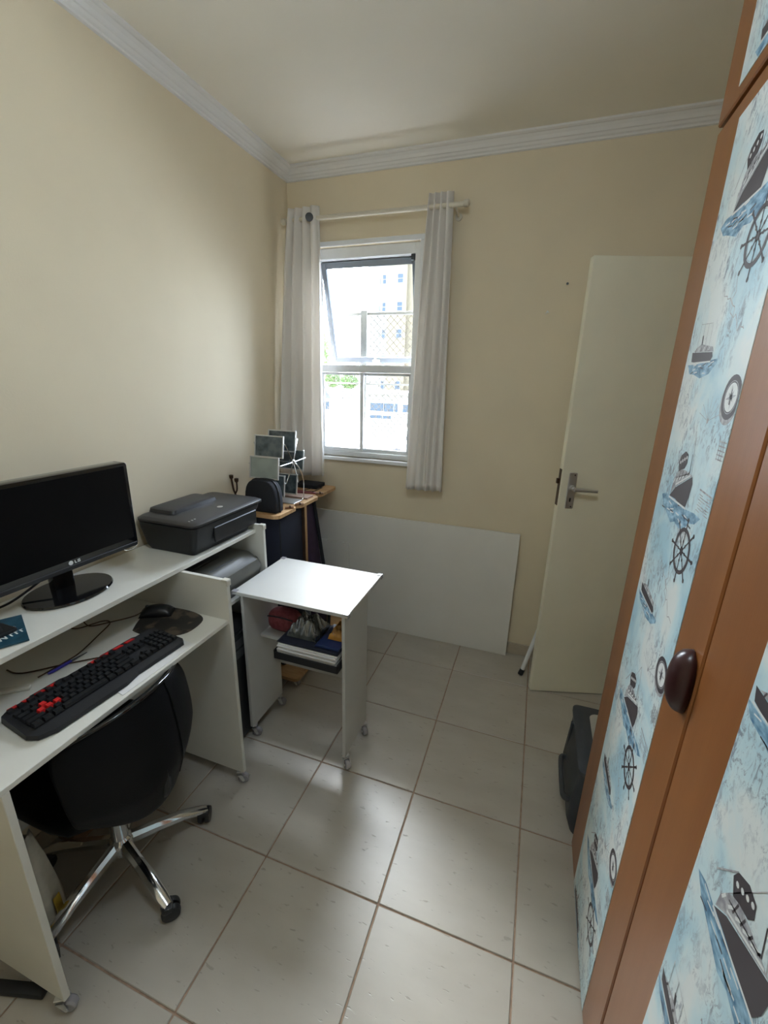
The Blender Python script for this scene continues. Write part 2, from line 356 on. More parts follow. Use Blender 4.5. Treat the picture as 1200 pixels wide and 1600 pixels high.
tz = 1.672
bm = bmesh.new(); add_box(bm, (WX0 + f, y0 + 0.004, tz - 0.020), (WX1 - f, y1 - 0.004, tz + 0.022), 0.003); obj('transom', bm, M_alu, win)
# top sash hinged at the top, swung outward
bm = bmesh.new(); sx0, sx1, sz0, sz1 = WX0 + f + 0.002, WX1 - f - 0.002, tz + 0.026, WZ1 - 0.058
for a, b in (((sx0, sz0), (sx0 + 0.028, sz1)), ((sx1 - 0.028, sz0), (sx1, sz1)), ((sx0 + 0.028, sz1 - 0.034), (sx1 - 0.028, sz1)), ((sx0 + 0.028, sz0), (sx1 - 0.028, sz0 + 0.03))):
    add_box(bm, (a[0], y1 - 0.03, a[1]), (b[0], y1 - 0.004, b[1]), 0.002)
SW = Matrix.Translation((0, y1 - 0.02, sz1)) @ Matrix.Rotation(math.radians(15), 4, 'X') @ Matrix.Translation((0, -(y1 - 0.02), -sz1))
bm.transform(SW); sash = obj('top_sash', bm, M_alus, win)
bm = box((sx0 + 0.026, y1 - 0.019, sz0 + 0.028), (sx1 - 0.026, y1 - 0.015, sz1 - 0.032)); bm.transform(SW); obj('pane', bm, M_glass, sash)
bm = bmesh.new(); add_box(bm, (-0.30, y1 - 0.050, sz0 + 0.006), (-0.255, y1 - 0.03, sz0 + 0.022), 0.003); add_box(bm, (-0.285, y1 - 0.055, sz0 + 0.010), (-0.27, y1 - 0.05, sz0 + 0.055), 0.003)
bm.transform(SW); obj('latch', bm, M_alu, sash)
bm = bmesh.new(); add_box(bm, (WX1 - f - 0.022, y0 - 0.004, WZ1 - 0.085), (WX1 - f - 0.001, y0 + 0.02, WZ1 - 0.056), 0.002); obj('hinge_block', bm, M_dgrey, win)
# lower sliding leaves
for (a, b, yy) in ((WX0 + f, -0.300, 0.352), (-0.328, WX1 - f, 0.372)):
    bm = bmesh.new(); z0_, z1_ = WZ0 + 0.03, tz - 0.022
    add_box(bm, (a, yy - 0.009, z0_), (a + 0.020, yy + 0.009, z1_), 0.0015); add_box(bm, (b - 0.020, yy - 0.009, z0_), (b, yy + 0.009, z1_), 0.0015)
    add_box(bm, (a + 0.02, yy - 0.009, z0_), (b - 0.02, yy + 0.009, z0_ + 0.02), 0.0015); add_box(bm, (a + 0.02, yy - 0.009, z1_ - 0.014), (b - 0.02, yy + 0.009, z1_), 0.0015)
    s = obj('sliding_leaf', bm, M_alu, win)
    obj('pane', box((a + 0.018, yy - 0.002, z0_ + 0.018), (b - 0.018, yy + 0.002, z1_ - 0.012)), M_glass, s)
# outside guard with net
g = thing('window_guard', 'pale outer guard with rail, post and diamond safety net, outside the window', 'guard', (-0.29, 0.60, 1.0))
bm = bmesh.new(); add_box(bm, (-0.80, 0.585, 2.0), (0.12, 0.605, 2.018), 0.002); obj('rail', bm, M_alug, g)
bm = bmesh.new(); add_box(bm, (-0.80, 0.585, 1.58), (0.12, 0.605, 1.59), 0.002); obj('rail', bm, M_alug, g)
bm = bmesh.new(); add_box(bm, (-0.420, 0.58, 1.0), (-0.375, 0.61, 2.03), 0.003); obj('post', bm, M_alug, g)
for xx in (-0.82, 0.13): obj('side_bracket', box((xx - 0.012, 0.44, 1.0), (xx + 0.012, 0.61, 2.03), 0.002), M_alug, g)
bm = bmesh.new(); st = 0.044
def clipseg(x0_, z0_, dx, dz):
    # clip line to net rectangle
    xa, xb, za, zb = -0.80, 0.12, 1.02, 2.0; t0, t1 = -9, 9
    for p, d, lo, hi in ((x0_, dx, xa, xb), (z0_, dz, za, zb)):
        q0, q1 = (lo - p) / d, (hi - p) / d
        if q0 > q1: q0, q1 = q1, q0
        t0, t1 = max(t0, q0), min(t1, q1)
    return (t0, t1) if t1 - t0 > 0.01 else None
for s in (1, -1):
    for k in range(-40, 60):
        x_ = -0.80 + k * st; r = clipseg(x_, 1.02 if s > 0 else 2.0, 1.0, 1.0 * s)
        if r:
            a = (x_ + r[0], 0.595, (1.02 if s > 0 else 2.0) + s * r[0]); b = (x_ + r[1], 0.595, (1.02 if s > 0 else 2.0) + s * r[1]); add_tube(bm, [a, b], 0.0016, 4, False)
obj('net', bm, M_net, g, kind='stuff')

# ------------------------------------------------------------------ door
DA = math.atan2(0.111, 0.37); dr = thing('door_1', None, None, (0.854, -0.026, 0), DA, kind='structure')
DW, DT, DH = 0.77, 0.036, 2.118
obj('door_leaf', box((0, 0, 0.004), (DW, DT, DH), 0.002), M_door, dr, local=True)
hd = obj('door_handle', prism(rrect(0.034, 1.048, 0.072, 1.222, 0.006, 3), -0.005, 0.0005, 'xz', 0.0015, 1), M_steel, dr, local=True)
bm = bmesh.new(); add_lathe(bm, [(0.013, -0.022), (0.013, -0.004)], (0.054, 0, 1.150), 14, 'y')
add_tube(bm, [(0.054, -0.020, 1.150), (0.054, -0.045, 1.150)], 0.009, 10); add_tube(bm, [(0.050, -0.045, 1.150), (0.08, -0.048, 1.150), (0.155, -0.046, 1.146)], [0.010, 0.009, 0.007], 10)
obj('lever', bm, M_steel, hd, local=True, smooth=True)
obj('keyhole', prism(rrect(0.049, 1.082, 0.056, 1.102, 0.0034, 4), -0.0062, -0.004, 'xz'), M_blackp, hd, local=True)
bm = bmesh.new()
for zz in (1.211, 1.059): add_lathe(bm, [(0.0035, -0.0065), (0.0035, -0.004)], (0.060, 0, zz), 10, 'y')
obj('screw', bm, M_dgrey, hd, local=True)
lk = obj('lock_plate', box((-0.002, 0.004, 1.06), (0.001, 0.032, 1.235), 0.0008), M_bronze, dr, local=True)
obj('latch_bolt', box((-0.014, 0.010, 1.165), (-0.001, 0.026, 1.19), 0.002), M_bronze, lk, local=True)
bm = bmesh.new()
for zz in (0.25, 1.06, 1.9): add_tube(bm, [(DW + 0.004, 0.0, zz - 0.04), (DW + 0.004, 0.0, zz + 0.04)], 0.006, 8)
obj('hinge', bm, M_steel, dr, local=True)
bm = bmesh.new(); hx = 0.854 + math.cos(DA) * DW; hy = -0.026 + math.sin(DA) * DW
add_box(bm, (XR - 0.014, hy - 0.90, 0), (XR - 0.001, hy - 0.84, 2.16), 0.002); add_box(bm, (XR - 0.014, hy - 0.02, 0), (XR - 0.001, hy + 0.04, 2.16), 0.002); add_box(bm, (XR - 0.014, hy - 0.84, 2.10), (XR - 0.001, hy - 0.02, 2.16), 0.002)
struct('trim_4', bm, M_door)
# nail and wall mark
o = obj('wall_nail', lathe([(0.005, 0), (0.006, 0.002), (0.002, 0.003), (0.002, 0.022)], (0.774, 0.279, 2.075), 10, 'y'), M_dgrey); tag(o, 'small dark nail in the beige back wall left of the door', 'nail')
o = obj('wall_hook', prism([(0.690, 1.945), (0.698, 1.962), (0.708, 1.949), (0.699, 1.953)], 0.292, 0.2998, 'xz'), M_plight); tag(o, 'tiny pale adhesive hook on the back wall below the nail', 'hook')

# ------------------------------------------------------------------ curtains and rod
rod = thing('curtain_rod', 'white curtain rod with end caps across the wall above the window', 'curtain rod', (-0.23, 0.21, 2.43))
obj('pole', tube([(-0.71, 0.21, 2.430), (0.262, 0.21, 2.425)], 0.0115, 12), M_rod, rod, smooth=True)
for s, xx in ((-1, -0.71), (1, 0.262)):
    obj('finial', lathe([(0.012, 0), (0.016, 0.004 * s), (0.017, 0.022 * s), (0.012, 0.028 * s), (0.004, 0.031 * s)], (xx, 0.21, 2.4275), 14, 'x'), M_rod, rod, smooth=True)
for xx in (-0.69, 0.225):
    bm = bmesh.new(); add_tube(bm, [(xx, 0.2995, 2.40), (xx, 0.25, 2.408), (xx, 0.21, 2.415)], 0.005, 8); add_lathe(bm, [(0.018, 0.292), (0.018, 0.2995)], (xx, 0, 2.40), 12, 'y')
    obj('bracket', bm, M_rod, rod)
def curtain(label, top, bot, folds, amp0, amp1, ztop, zbot, ph, gro, group='white curtains at the window'):
    t = thing('curtain', label, 'curtain', (sum(p[0] for p in bot) / len(bot), 0.2, zbot), group=group)
    def path(P, u):
        n = len(P) - 1; i = min(int(u * n), n - 1); k = u * n - i; return Vector(P[i]).lerp(Vector(P[i + 1]), k)
    def fsh(u, v):
        s = v; tp = path(top, u); bt = path(bot, u); p = tp.lerp(bt, s ** 0.8); am = amp0 + (amp1 - amp0) * s
        w = math.sin(2 * PI * (folds * u + ph + 0.10 * math.sin(3 * s + 5 * u))); w2 = 0.35 * math.sin(2 * PI * (folds * 2.3 * u + 0.8 * s))
        return Vector((p.x + 0.25 * am * math.cos(2 * PI * folds * u), p.y + am * (w + w2 * s), ztop + (zbot - ztop) * v + 0.004 * w * (1 - s)))
    obj('cloth', grid_sheet(fsh, 72, 40, 0.0014), M_curt, t, smooth='all')
    for (gx, gy) in gro:
        bm = bmesh.new(); add_lathe(bm, [(0.012, -0.003), (0.021, -0.002), (0.021, 0.002), (0.012, 0.003)], (0, 0, 0), 16, 'x'); bm.transform(Matrix.Translation((gx, gy, 2.426)) @ Matrix.Rotation(math.radians(-62), 4, 'Z')); obj('grommet', bm, M_dgrey, t, smooth=True)
    return t
curtain('left white curtain bunched against the left wall behind the photo frames', [(-0.70, 0.215), (-0.60, 0.215), (-0.505, 0.205)], [(-0.735, 0.05), (-0.68, 0.12), (-0.60, 0.20), (-0.495, 0.21)],
        4.5, 0.026, 0.024, 2.485, 1.03, 0.1, [(-0.548, 0.176)])
curtain('right white curtain hanging to below the sill, nearer the door', [(0.085, 0.215), (0.15, 0.215), (0.215, 0.215)], [(0.025, 0.205), (0.14, 0.21), (0.245, 0.225)],
        4.5, 0.018, 0.013, 2.485, 1.005, 0.25, [])

# ------------------------------------------------------------------ leaning boards
def lean_board(label, x0, x1, yb, yt, z1, th, m):
    t = bmesh.new(); d = Vector((0, yt - yb, z1)).normalized(); n = Vector((0, d.z, -d.y))
    P = [Vector((x, yb, 0.001)) for x in (x0, x1)]; L = math.hypot(yt - yb, z1)
    vs = []
    for s in (0, 1):
        for p in P:
            for w in (0, 1): vs.append(t.verts.new(p + d * L * s - n * th * w))
    idx = [(0, 1, 3, 2), (4, 6, 7, 5), (0, 4, 5, 1), (2, 3, 7, 6), (0, 2, 6, 4), (1, 5, 7, 3)]
    for q in idx: t.faces.new([vs[i] for i in q])
    bmesh.ops.bevel(t, geom=list(t.edges), offset=0.001, segments=1, affect='EDGES')
    low = min(v.co.z for v in t.verts)
    for v in t.verts: v.co.z -= low - 0.0005
    o = obj('laminate_board', t, m); tag(o, label, 'board', 'white boards leaning under the window'); return o
lean_board('large grey-white laminate board leaning on the back wall under the window', -0.62, 0.702, 0.270, 0.286, 0.788, 0.015, M_board)
lean_board('small grey-white board in front of the large one, half hidden by the trolley', -0.66, -0.352, 0.243, 0.262, 0.585, 0.012, M_board)

# ------------------------------------------------------------------ casters
def caster_mesh(parent, x, y, ztop, r=0.021, yaw=0.0, local=False, mh=None, mw=None):
    mh = mh or M_steel; mw = mw or M_clear; R = Matrix.Translation((x, y, 0)) @ Matrix.Rotation(yaw, 4, 'Z')
    bm = bmesh.new(); add_box(bm, (-0.012, -0.014, ztop - 0.004), (0.012, 0.014, ztop), 0.001)
    add_tube(bm, [(0, 0, ztop - 0.004), (0, 0, ztop - 0.016)], 0.006, 8)
    for s in (-1, 1): add_prism(bm, [(-0.009, ztop - 0.012), (0.009, ztop - 0.012), (0.018, r - 0.004), (0.010, r - 0.008)], s * 0.014 - 0.001, s * 0.014 + 0.001, 'xz')
    add_box(bm, (-0.009, -0.015, ztop - 0.017), (0.009, 0.015, ztop - 0.012)); add_tube(bm, [(0.013, -0.016, r), (0.013, 0.016, r)], 0.004, 8)
    bm.transform(R); c = obj('caster', bm, mh, parent, smooth=True, local=local)
    bm = bmesh.new(); prof = [(0.006, -0.011), (r * 0.8, -0.011), (r, -0.007), (r, 0.007), (r * 0.8, 0.011), (0.006, 0.011)]
    add_lathe(bm, prof, (0.013, 0, r), 18, 'y'); bm.transform(R); obj('wheel', bm, mw, c, smooth=True, local=local)
    return c

# ------------------------------------------------------------------ computer desk
D = thing('computer_desk', 'long white laminate computer desk with raised shelf on castors along left wall', 'desk', (-0.5, -1.2, 0))
PB = XL + 0.012
def side_panel(y, xf, ztop, notch=True):
    return obj('side_panel', box((PB, y - 0.008, 0.062), (xf, y + 0.008, ztop), 0.0012), M_white, D)
# stepped end profiles: low worktop depth below, shelf depth above
side_panel(-1.772, -0.250, 0.755)
obj('side_panel', prism([(PB, 0.062), (-0.243, 0.062), (-0.243, 0.926), (PB, 0.926)], -1.053, -1.037, 'xz', 0.0012, 1), M_white, D)
obj('side_panel', box((PB, -0.598, 0.062), (-0.403, -0.582, 0.968), 0.0012), M_white, D)
obj('worktop', box((PB, -1.795, 0.755), (-0.250, -1.054, 0.770), 0.0012), M_white, D)
obj('upper_shelf', box((PB, -1.80, 0.928), (-0.442, -0.5985, 0.945), 0.0012), M_white, D)
obj('upper_shelf_support', box((PB, -1.79, 0.771), (PB + 0.30, -1.775, 0.927), 0.001), M_white, D)
obj('lower_shelf', box((PB, -1.036, 0.690), (-0.403, -0.599, 0.705), 0.0012), M_white, D)
obj('back_panel', box((-0.575, -1.763, 0.42), (-0.560, -1.054, 0.752), 0.0012), M_white, D)
obj('foot_rail', box((-0.60, -1.763, 0.30), (-0.585, -1.054, 0.36), 0.001), M_white, D)
for (x, y, z) in ((-0.243, -1.045, 0.926), (-0.403, -0.590, 0.968)):
    bm = bmesh.new(); add_box(bm, (x - 0.022, y - 0.011, z - 0.006), (x + 0.003, y + 0.011, z + 0.003), 0.0015); add_box(bm, (x - 0.002, y - 0.011, z - 0.022), (x + 0.004, y + 0.011, z), 0.0015)
    obj('corner_cap', bm, M_wedge, D)
for (x, y) in ((-0.275, -1.772), (-0.70, -1.772), (-0.268, -1.045), (-0.70, -1.045), (-0.43, -0.590), (-0.70, -0.590)): caster_mesh(D, x, y, 0.062, yaw=0.5)

# ------------------------------------------------------------------ printer trolley
T = thing('printer_trolley', 'small white trolley with one shelf on clear castors, pulled out beside desk', 'trolley', (-0.13, -0.65, 0))
obj('top', box((-0.398, -0.845, 0.742), (0.128, -0.455, 0.757), 0.0015), M_cartw, T)
obj('side_panel', box((-0.368, -0.835, 0.062), (-0.354, -0.585, 0.741), 0.0012), M_cartw, T)
obj('side_panel', box((0.100, -0.840, 0.062), (0.114, -0.600, 0.741), 0.0012), M_cartw, T)
obj('shelf', box((-0.353, -0.735, 0.485), (0.099, -0.590, 0.500), 0.0012), M_cartw, T)
obj('back_rail', box((-0.353, -0.600, 0.255), (0.099, -0.586, 0.345), 0.0012), M_cartw, T)
for (x, y, sx, sy) in ((-0.398, -0.845, 1, 1), (0.128, -0.845, -1, 1), (-0.398, -0.455, 1, -1), (0.128, -0.455, -1, -1)):
    bm = bmesh.new(); X0, X1 = sorted((x - 0.003 * sx, x + 0.02 * sx)); Y0, Y1 = sorted((y - 0.003 * sy, y + 0.02 * sy))
    add_box(bm, (X0, Y0, 0.755), (X1, Y1, 0.7595), 0.001); add_box(bm, (X0, Y0, 0.739), (X1, Y0 + 0.003 if sy > 0 else Y1, 0.757), 0.0) if False else None
    X0b, X1b = sorted((x - 0.003 * sx, x)); add_box(bm, (X0b, Y0, 0.740), (X1b, Y1, 0.757), 0.001)
    obj('corner_cap', bm, M_clear, T)
for (x, y) in ((-0.361, -0.815), (-0.361, -0.605), (0.107, -0.820), (0.107, -0.620)): caster_mesh(T, x, y, 0.062, yaw=0.4 if x < 0 else -0.7)
# things on trolley shelf
pc = thing('pencil_case', 'rounded dark red fabric pencil case on the left of the trolley shelf', 'pencil case', (-0.27, -0.66, 0.5))
def dome(x0, x1, y0, y1, z0, h, nx=16, ny=10, p=2.6):
    def fn(u, v):
        a = 2 * u - 1; b = 2 * v - 1; k = max(0.0, 1 - abs(a) ** p) ** (1 / p) * max(0.0, 1 - abs(b) ** p) ** (1 / p)
        return Vector((x0 + (x1 - x0) * u, y0 + (y1 - y0) * v, z0 + h * k))
    bm = grid_sheet(fn, nx, ny)
    r = bmesh.ops.extrude_edge_only(bm, edges=[e for e in bm.edges if e.is_boundary]); vs = [v for v in r['geom'] if isinstance(v, bmesh.types.BMVert)]
    for v in vs: v.co.z = z0
    bmesh.ops.holes_fill(bm, edges=[e for e in bm.edges if e.is_boundary]); bmesh.ops.remove_doubles(bm, verts=bm.verts, dist=1e-5); return bm
def pillow(x0, x1, y0, y1, z0, z1, e=3.0, n=14):
    # super-ellipsoid with soft edges resting on z0
    bm = bmesh.new(); bmesh.ops.create_uvsphere(bm, u_segments=28, v_segments=n, radius=1.0)
    def pw(c, k): return math.copysign(abs(c) ** k, c)
    for v in bm.verts:
        m = max(abs(v.co.x), abs(v.co.y), abs(v.co.z)); q = (abs(v.co.x) ** e + abs(v.co.y) ** e + abs(v.co.z) ** e) ** (1 / e); c = v.co / q
        v.co = Vector(((x0 + x1) / 2 + c.x * (x1 - x0) / 2, (y0 + y1) / 2 + c.y * (y1 - y0) / 2, (z0 + z1) / 2 + c.z * (z1 - z0) / 2))
    return bm
obj('body', pillow(-0.345, -0.195, -0.705, -0.615, 0.501, 0.60, 3.4), M_redc, pc, smooth='all')
obj('zip', tube([(-0.335, -0.699, 0.575), (-0.30, -0.705, 0.583), (-0.24, -0.705, 0.583), (-0.205, -0.699, 0.575)], 0.003, 6), M_blackm, pc)
bl = obj('blue_binder', box((-0.30, -0.612, 0.501), (-0.17, -0.592, 0.66), 0.003), M_dgrey); tag(bl, 'dark slate folder standing behind the red pencil case on the trolley shelf', 'folder'); bl.name = 'folder'
tr = thing('document_tray', 'black document tray overfull with papers, jutting from the trolley shelf', 'tray', (-0.05, -0.75, 0.5))
bm = bmesh.new(); TX0, TX1, TY0, TY1 = -0.195, 0.094, -0.868, -0.665
add_box(bm, (TX0, TY0, 0.5005), (TX1, TY1, 0.504)); add_box(bm, (TX0, TY0, 0.504), (TX1, TY0 + 0.003, 0.532)); add_box(bm, (TX0, TY0, 0.504), (TX0 + 0.003, TY1, 0.54)); add_box(bm, (TX1 - 0.003, TY0, 0.504), (TX1, TY1, 0.54)); add_box(bm, (TX0, TY1 - 0.003, 0.504), (TX1, TY1, 0.54))
obj('tray_body', bm, M_blackm, tr)
for k in range(9):
    z = 0.5055 + 0.0072 * k; dx = random.uniform(-0.004, 0.006); dy = random.uniform(-0.004, 0.004)
    if z > 0.535: dx += 0.006; dy -= 0.003
    o = obj('paper_sheaf', box((TX0 + 0.010 + dx * 0.5, TY0 + 0.010 + dy, z), (TX1 - 0.014 + dx, TY1 - 0.012, z + 0.0058), 0.0012), M_paper, tr)
fz = 0.572
pf = obj('plastic_folder', prism([(-0.19, fz), (0.09, fz), (0.085, fz + 0.012), (-0.175, fz + 0.008)], -0.855, -0.675, 'xz', 0.001, 1), M_navy); tag(pf, 'dark navy plastic folder lying on the papers in the black tray', 'folder')
pf2 = obj('plastic_folder', prism([(-0.02, 0.586), (0.088, 0.586), (0.092, 0.600), (-0.01, 0.596)], -0.845, -0.68, 'xz', 0.001, 1), M_blue); tag(pf2, 'bright blue plastic folder at the right of the tray on the trolley', 'folder')
def crumple(x0, x1, y0, y1, z0, h, seed, n=18):
    rnd = random.Random(seed); W_ = [(rnd.uniform(5, 17), rnd.uniform(0, 2 * PI), rnd.uniform(0, 6)) for _ in range(6)]
    def fn(u, v):
        e = min(1, 4 * min(u, 1 - u, v, 1 - v)) ** 0.6; r_ = sum(abs(math.sin(f_ * (u * math.cos(a_) + v * math.sin(a_)) + p_)) for f_, a_, p_ in W_) / 6
        return Vector((x0 + (x1 - x0) * u, y0 + (y1 - y0) * v, z0 + h * e * (0.35 + 0.65 * r_)))
    return grid_sheet(fn, n * 2, n * 2, 0.0010)
o = obj('clear_plastic_bag', crumple(-0.16, -0.025, -0.82, -0.69, 0.586, 0.085, 3), M_foil); tag(o, 'crumpled shiny clear plastic bag on the folders under the trolley top', 'bag')
o = obj('snack_packet', crumple(0.02, 0.095, -0.80, -0.70, 0.602, 0.05, 5, 12), M_orange); tag(o, 'amber wrapped packet on the blue folder against the right trolley panel', 'packet')

# ------------------------------------------------------------------ monitor
mo = thing('computer_monitor', 'black widescreen LCD computer monitor on an oval base on the desk shelf', 'monitor', (-0.62, -1.33, 0.9455), math.radians(-1.0))
bm = lathe([(0.118, 0.0), (0.121, 0.004), (0.118, 0.009), (0.05, 0.013), (0.01, 0.014)], (0, 0, 0), 40, 'z', 0.86, 1.05); obj('base', bm, M_gloss, mo, smooth=True, local=True)
obj('neck', box((-0.045, -0.032, 0.010), (-0.015, 0.032, 0.16), 0.006, 2), M_gloss, mo, local=True, smooth=True)
bz = obj('bezel', prism(rrect(-0.248, 0.077, 0.248, 0.378, 0.010, 4), -0.030, 0.022, 'yz', 0.004, 2), M_gloss, mo, local=True, smooth=True)
obj('screen', prism([(-0.234, 0.110), (0.234, 0.110), (0.234, 0.366), (-0.234, 0.366)], 0.0215, 0.0228, 'yz'), M_screen, mo, local=True)
obj('lower_bezel_strip', box((0.020, -0.244, 0.077), (0.0245, 0.244, 0.092), 0.002), M_blackm, mo, local=True)
bm = bmesh.new(); add_lathe(bm, [(0.0068, 0.0215), (0.0068, 0.0232)], (0, 0.006, 0.100), 20, 'x')
def letter_strokes(bm, strokes, y, z, s, x0=0.0215, x1=0.0232):
    for (a, b, c, d) in strokes: add_box(bm, (x0, y + a * s, z + b * s), (x1, y + c * s, z + d * s))
letter_strokes(bm, [(0, 0, 0.22, 1), (0.22, 0, 0.7, 0.2)], 0.018, 0.0955, 0.009)
letter_strokes(bm, [(0, 0, 0.2, 1), (0.2, 0.8, 0.85, 1), (0.2, 0, 0.85, 0.2), (0.65, 0.2, 0.85, 0.55), (0.45, 0.38, 0.65, 0.55)], 0.0275, 0.0955, 0.009)
obj('logo', bm, M_plight, mo, local=True)
obj('power_ring', tube([(0.0235, 0.213 + 0.026 * math.cos(a), 0.080 + 0.010 * math.sin(a)) for a in [PI + PI * k / 12 for k in range(13)]], 0.0012, 6), M_chrome, mo, local=True)
obj('cable', tube(smooth_curve([(-0.05, -0.02, 0.06), (-0.06, -0.11, 0.02), (-0.06, -0.17, 0.012), (-0.06, -0.30, 0.012), (-0.10, -0.44, 0.012)]), 0.0035, 6), M_blackp, mo, local=True)

# ------------------------------------------------------------------ flatbed printer on shelf
P = thing('inkjet_printer', 'charcoal flatbed inkjet printer on the right end of the desk shelf', 'printer', (-0.59, -0.78, 0.9455))
def loft(sections):
    bm = bmesh.new(); rings = [[bm.verts.new(p) for p in s] for s in sections]; n = len(rings[0])
    for A, B in zip(rings, rings[1:]):
        for k in range(n): bm.faces.new((A[k], A[(k + 1) % n], B[(k + 1) % n], B[k]))
    bm.faces.new(rings[0][::-1]); bm.faces.new(rings[-1]); return bm
def rr3(x0, y0, x1, y1, z, r=0.02, n=5): return [(a, b, z) for a, b in rrect(x0, y0, x1, y1, r, n)]
obj('body', loft([rr3(-0.690, -0.955, -0.470, -0.612, 0.946, 0.015), rr3(-0.705, -0.962, -0.462, -0.604, 0.965, 0.02), rr3(-0.728, -0.968, -0.446, -0.550, 1.045, 0.025), rr3(-0.728, -0.968, -0.446, -0.545, 1.058, 0.025)]), M_prn, P, smooth=True)
obj('lid', loft([rr3(-0.726, -0.964, -0.448, -0.540, 1.0605, 0.028), rr3(-0.733, -0.972, -0.438, -0.528, 1.064, 0.03), rr3(-0.733, -0.972, -0.438, -0.528, 1.072, 0.03), rr3(-0.722, -0.960, -0.452, -0.542, 1.080, 0.03)]), M_prnl, P, smooth=True)
obj('feeder_cover', loft([rr3(-0.736, -0.905, -0.600, -0.640, 1.079, 0.02), rr3(-0.734, -0.900, -0.605, -0.645, 1.093, 0.02), rr3(-0.722, -0.890, -0.615, -0.655, 1.098, 0.02)]), M_prnl, P, smooth=True)
obj('logo', lathe([(0.012, 1.0795), (0.012, 1.0812)], (-0.515, -0.735, 0), 24), M_steel, P)
bm = bmesh.new()
for a, b in (((-0.449, -0.86, 0.972), (-0.4415, -0.856, 1.035)), ((-0.449, -0.86, 1.034), (-0.440, -0.575, 1.037))): add_box(bm, a, b)
obj('tray_door', box((-0.452, -0.86, 0.972), (-0.4425, -0.585, 1.036), 0.003), M_blackp, P)
bm = bmesh.new()
for k in range(3): add_lathe(bm, [(0.004, 1.0795), (0.004, 1.082)], (-0.485 - 0.001 * k, -0.945 + 0.016 * k, 0), 12)
obj('button', bm, M_steel, P)

# ------------------------------------------------------------------ older printer in desk bay
Q = thing('old_printer', 'older grey printer on the lower shelf in the desk bay below the black printer', 'printer', (-0.5, -0.82, 0.706))
obj('body', loft([rr3(-0.70, -1.025, -0.425, -0.61, 0.706, 0.02), rr3(-0.70, -1.028, -0.404, -0.608, 0.79, 0.03), rr3(-0.69, -1.02, -0.41, -0.615, 0.82, 0.04)]), M_greyp, Q, smooth=True)
obj('lid', loft([rr3(-0.69, -1.015, -0.411, -0.62, 0.82, 0.04), rr3(-0.68, -1.005, -0.430, -0.63, 0.846, 0.05), rr3(-0.66, -0.98, -0.46, -0.66, 0.856, 0.06)]), M_greyp, Q, smooth=True)
obj('slot', box((-0.60, -0.98, 0.850), (-0.52, -0.76, 0.866), 0.006, 2), M_blackp, Q, smooth=True)
obj('panel_line', box((-0.458, -0.90, 0.848), (-0.452, -0.74, 0.8565), 0.001), M_dgrey, Q)
TW = thing('bay_dark_filler', 'black tower-shaped box added to darken the desk bay behind the trolley', 'dark filler', (-0.55, -0.85, 0))  # added dark filler that keeps the bay black, shaped like a computer case
obj('case', box((-0.72, -0.95, 0.012), (-0.40, -0.70, 0.56), 0.004), M_blackm, TW)
obj('front_panel', box((-0.3995, -0.945, 0.02), (-0.385, -0.705, 0.555), 0.006, 2), M_blackp, TW, smooth=True)
for q in range(2): obj('drive_bay', box((-0.3855, -0.93, 0.44 + 0.05 * q), (-0.383, -0.72, 0.48 + 0.05 * q), 0.001), M_dgrey, TW)
for x in (-0.70, -0.42):
    for y in (-0.93, -0.72): obj('foot', lathe([(0.012, 0.0005), (0.014, 0.0118)], (x, y, 0), 10), M_blackm, TW)

# ------------------------------------------------------------------ keyboard
K = thing('keyboard', 'black gaming keyboard with red trim and red letter keys on the desktop', 'keyboard', (-0.372, -1.437, 0.7705), math.radians(-3.5))
# local: y along length (left end = -y), x = depth (front = +x)
KL, KD = 0.225, 0.078
poly = [(-KD + 0.012, -KL), (-KD, -KL + 0.02), (-KD, -0.16), (-KD - 0.006, -0.15), (-KD - 0.006, -0.075), (-KD, -0.06), (-KD, 0.03), (-KD - 0.006, 0.045), (-KD - 0.006, 0.15), (-KD, 0.16), (-KD, KL - 0.012), (-KD + 0.012, KL),
        (KD - 0.018, KL), (KD, KL - 0.015), (KD, KL * 0.2), (KD + 0.012, 0.0), (KD + 0.012, -KL + 0.04), (KD - 0.004, -KL + 0.004), (KD - 0.03, -KL - 0.008)]
bm = bmesh.new(); A = [bm.verts.new((x, y, 0.002)) for x, y in poly]; B = [bm.verts.new((x * 0.985, y * 0.99, 0.020 if x < 0.03 else 0.013)) for x, y in poly]; n = len(poly)
bm.faces.new(A[::-1]); bm.faces.new(B)
for i in range(n): bm.faces.new((A[i], A[(i + 1) % n], B[(i + 1) % n], B[i]))
bmesh.ops.triangulate(bm, faces=[f for f in bm.faces if len(f.verts) > 4])
obj('case', bm, M_blackm, K, local=True)
for a, b in ((-0.205, -0.08), (0.0, 0.155)):
    nn = 4
    for k in range(nn):
        s0 = a + (b - a) * k / nn; s1 = s0 + (b - a) / nn * 0.8
        obj('red_trim', prism([(-KD + 0.002, s0), (-KD + 0.012, s0 + 0.004), (-KD + 0.012, s1), (-KD + 0.002, s1 - 0.004)], 0.0195, 0.0225), M_red, K, local=True)
kp = 0.0191
def keymesh(w):
    bm = bmesh.new(); h = 0.0082; d = kp - 0.003; w = w - 0.003
    A = [bm.verts.new(p) for p in ((-d / 2, -w / 2, 0), (d / 2, -w / 2, 0), (d / 2, w / 2, 0), (-d / 2, w / 2, 0))]
    B = [bm.verts.new((p[0] * 0.78 - 0.0008, p[1] + math.copysign(0.0018, -p[1]), h)) for p in ((-d / 2, -w / 2), (d / 2, -w / 2), (d / 2, w / 2), (-d / 2, w / 2))]
    bm.faces.new(A[::-1]); bm.faces.new(B)
    for i in range(4): bm.faces.new((A[i], A[(i + 1) % 4], B[(i + 1) % 4], B[i]))
    return bm
KM = {}
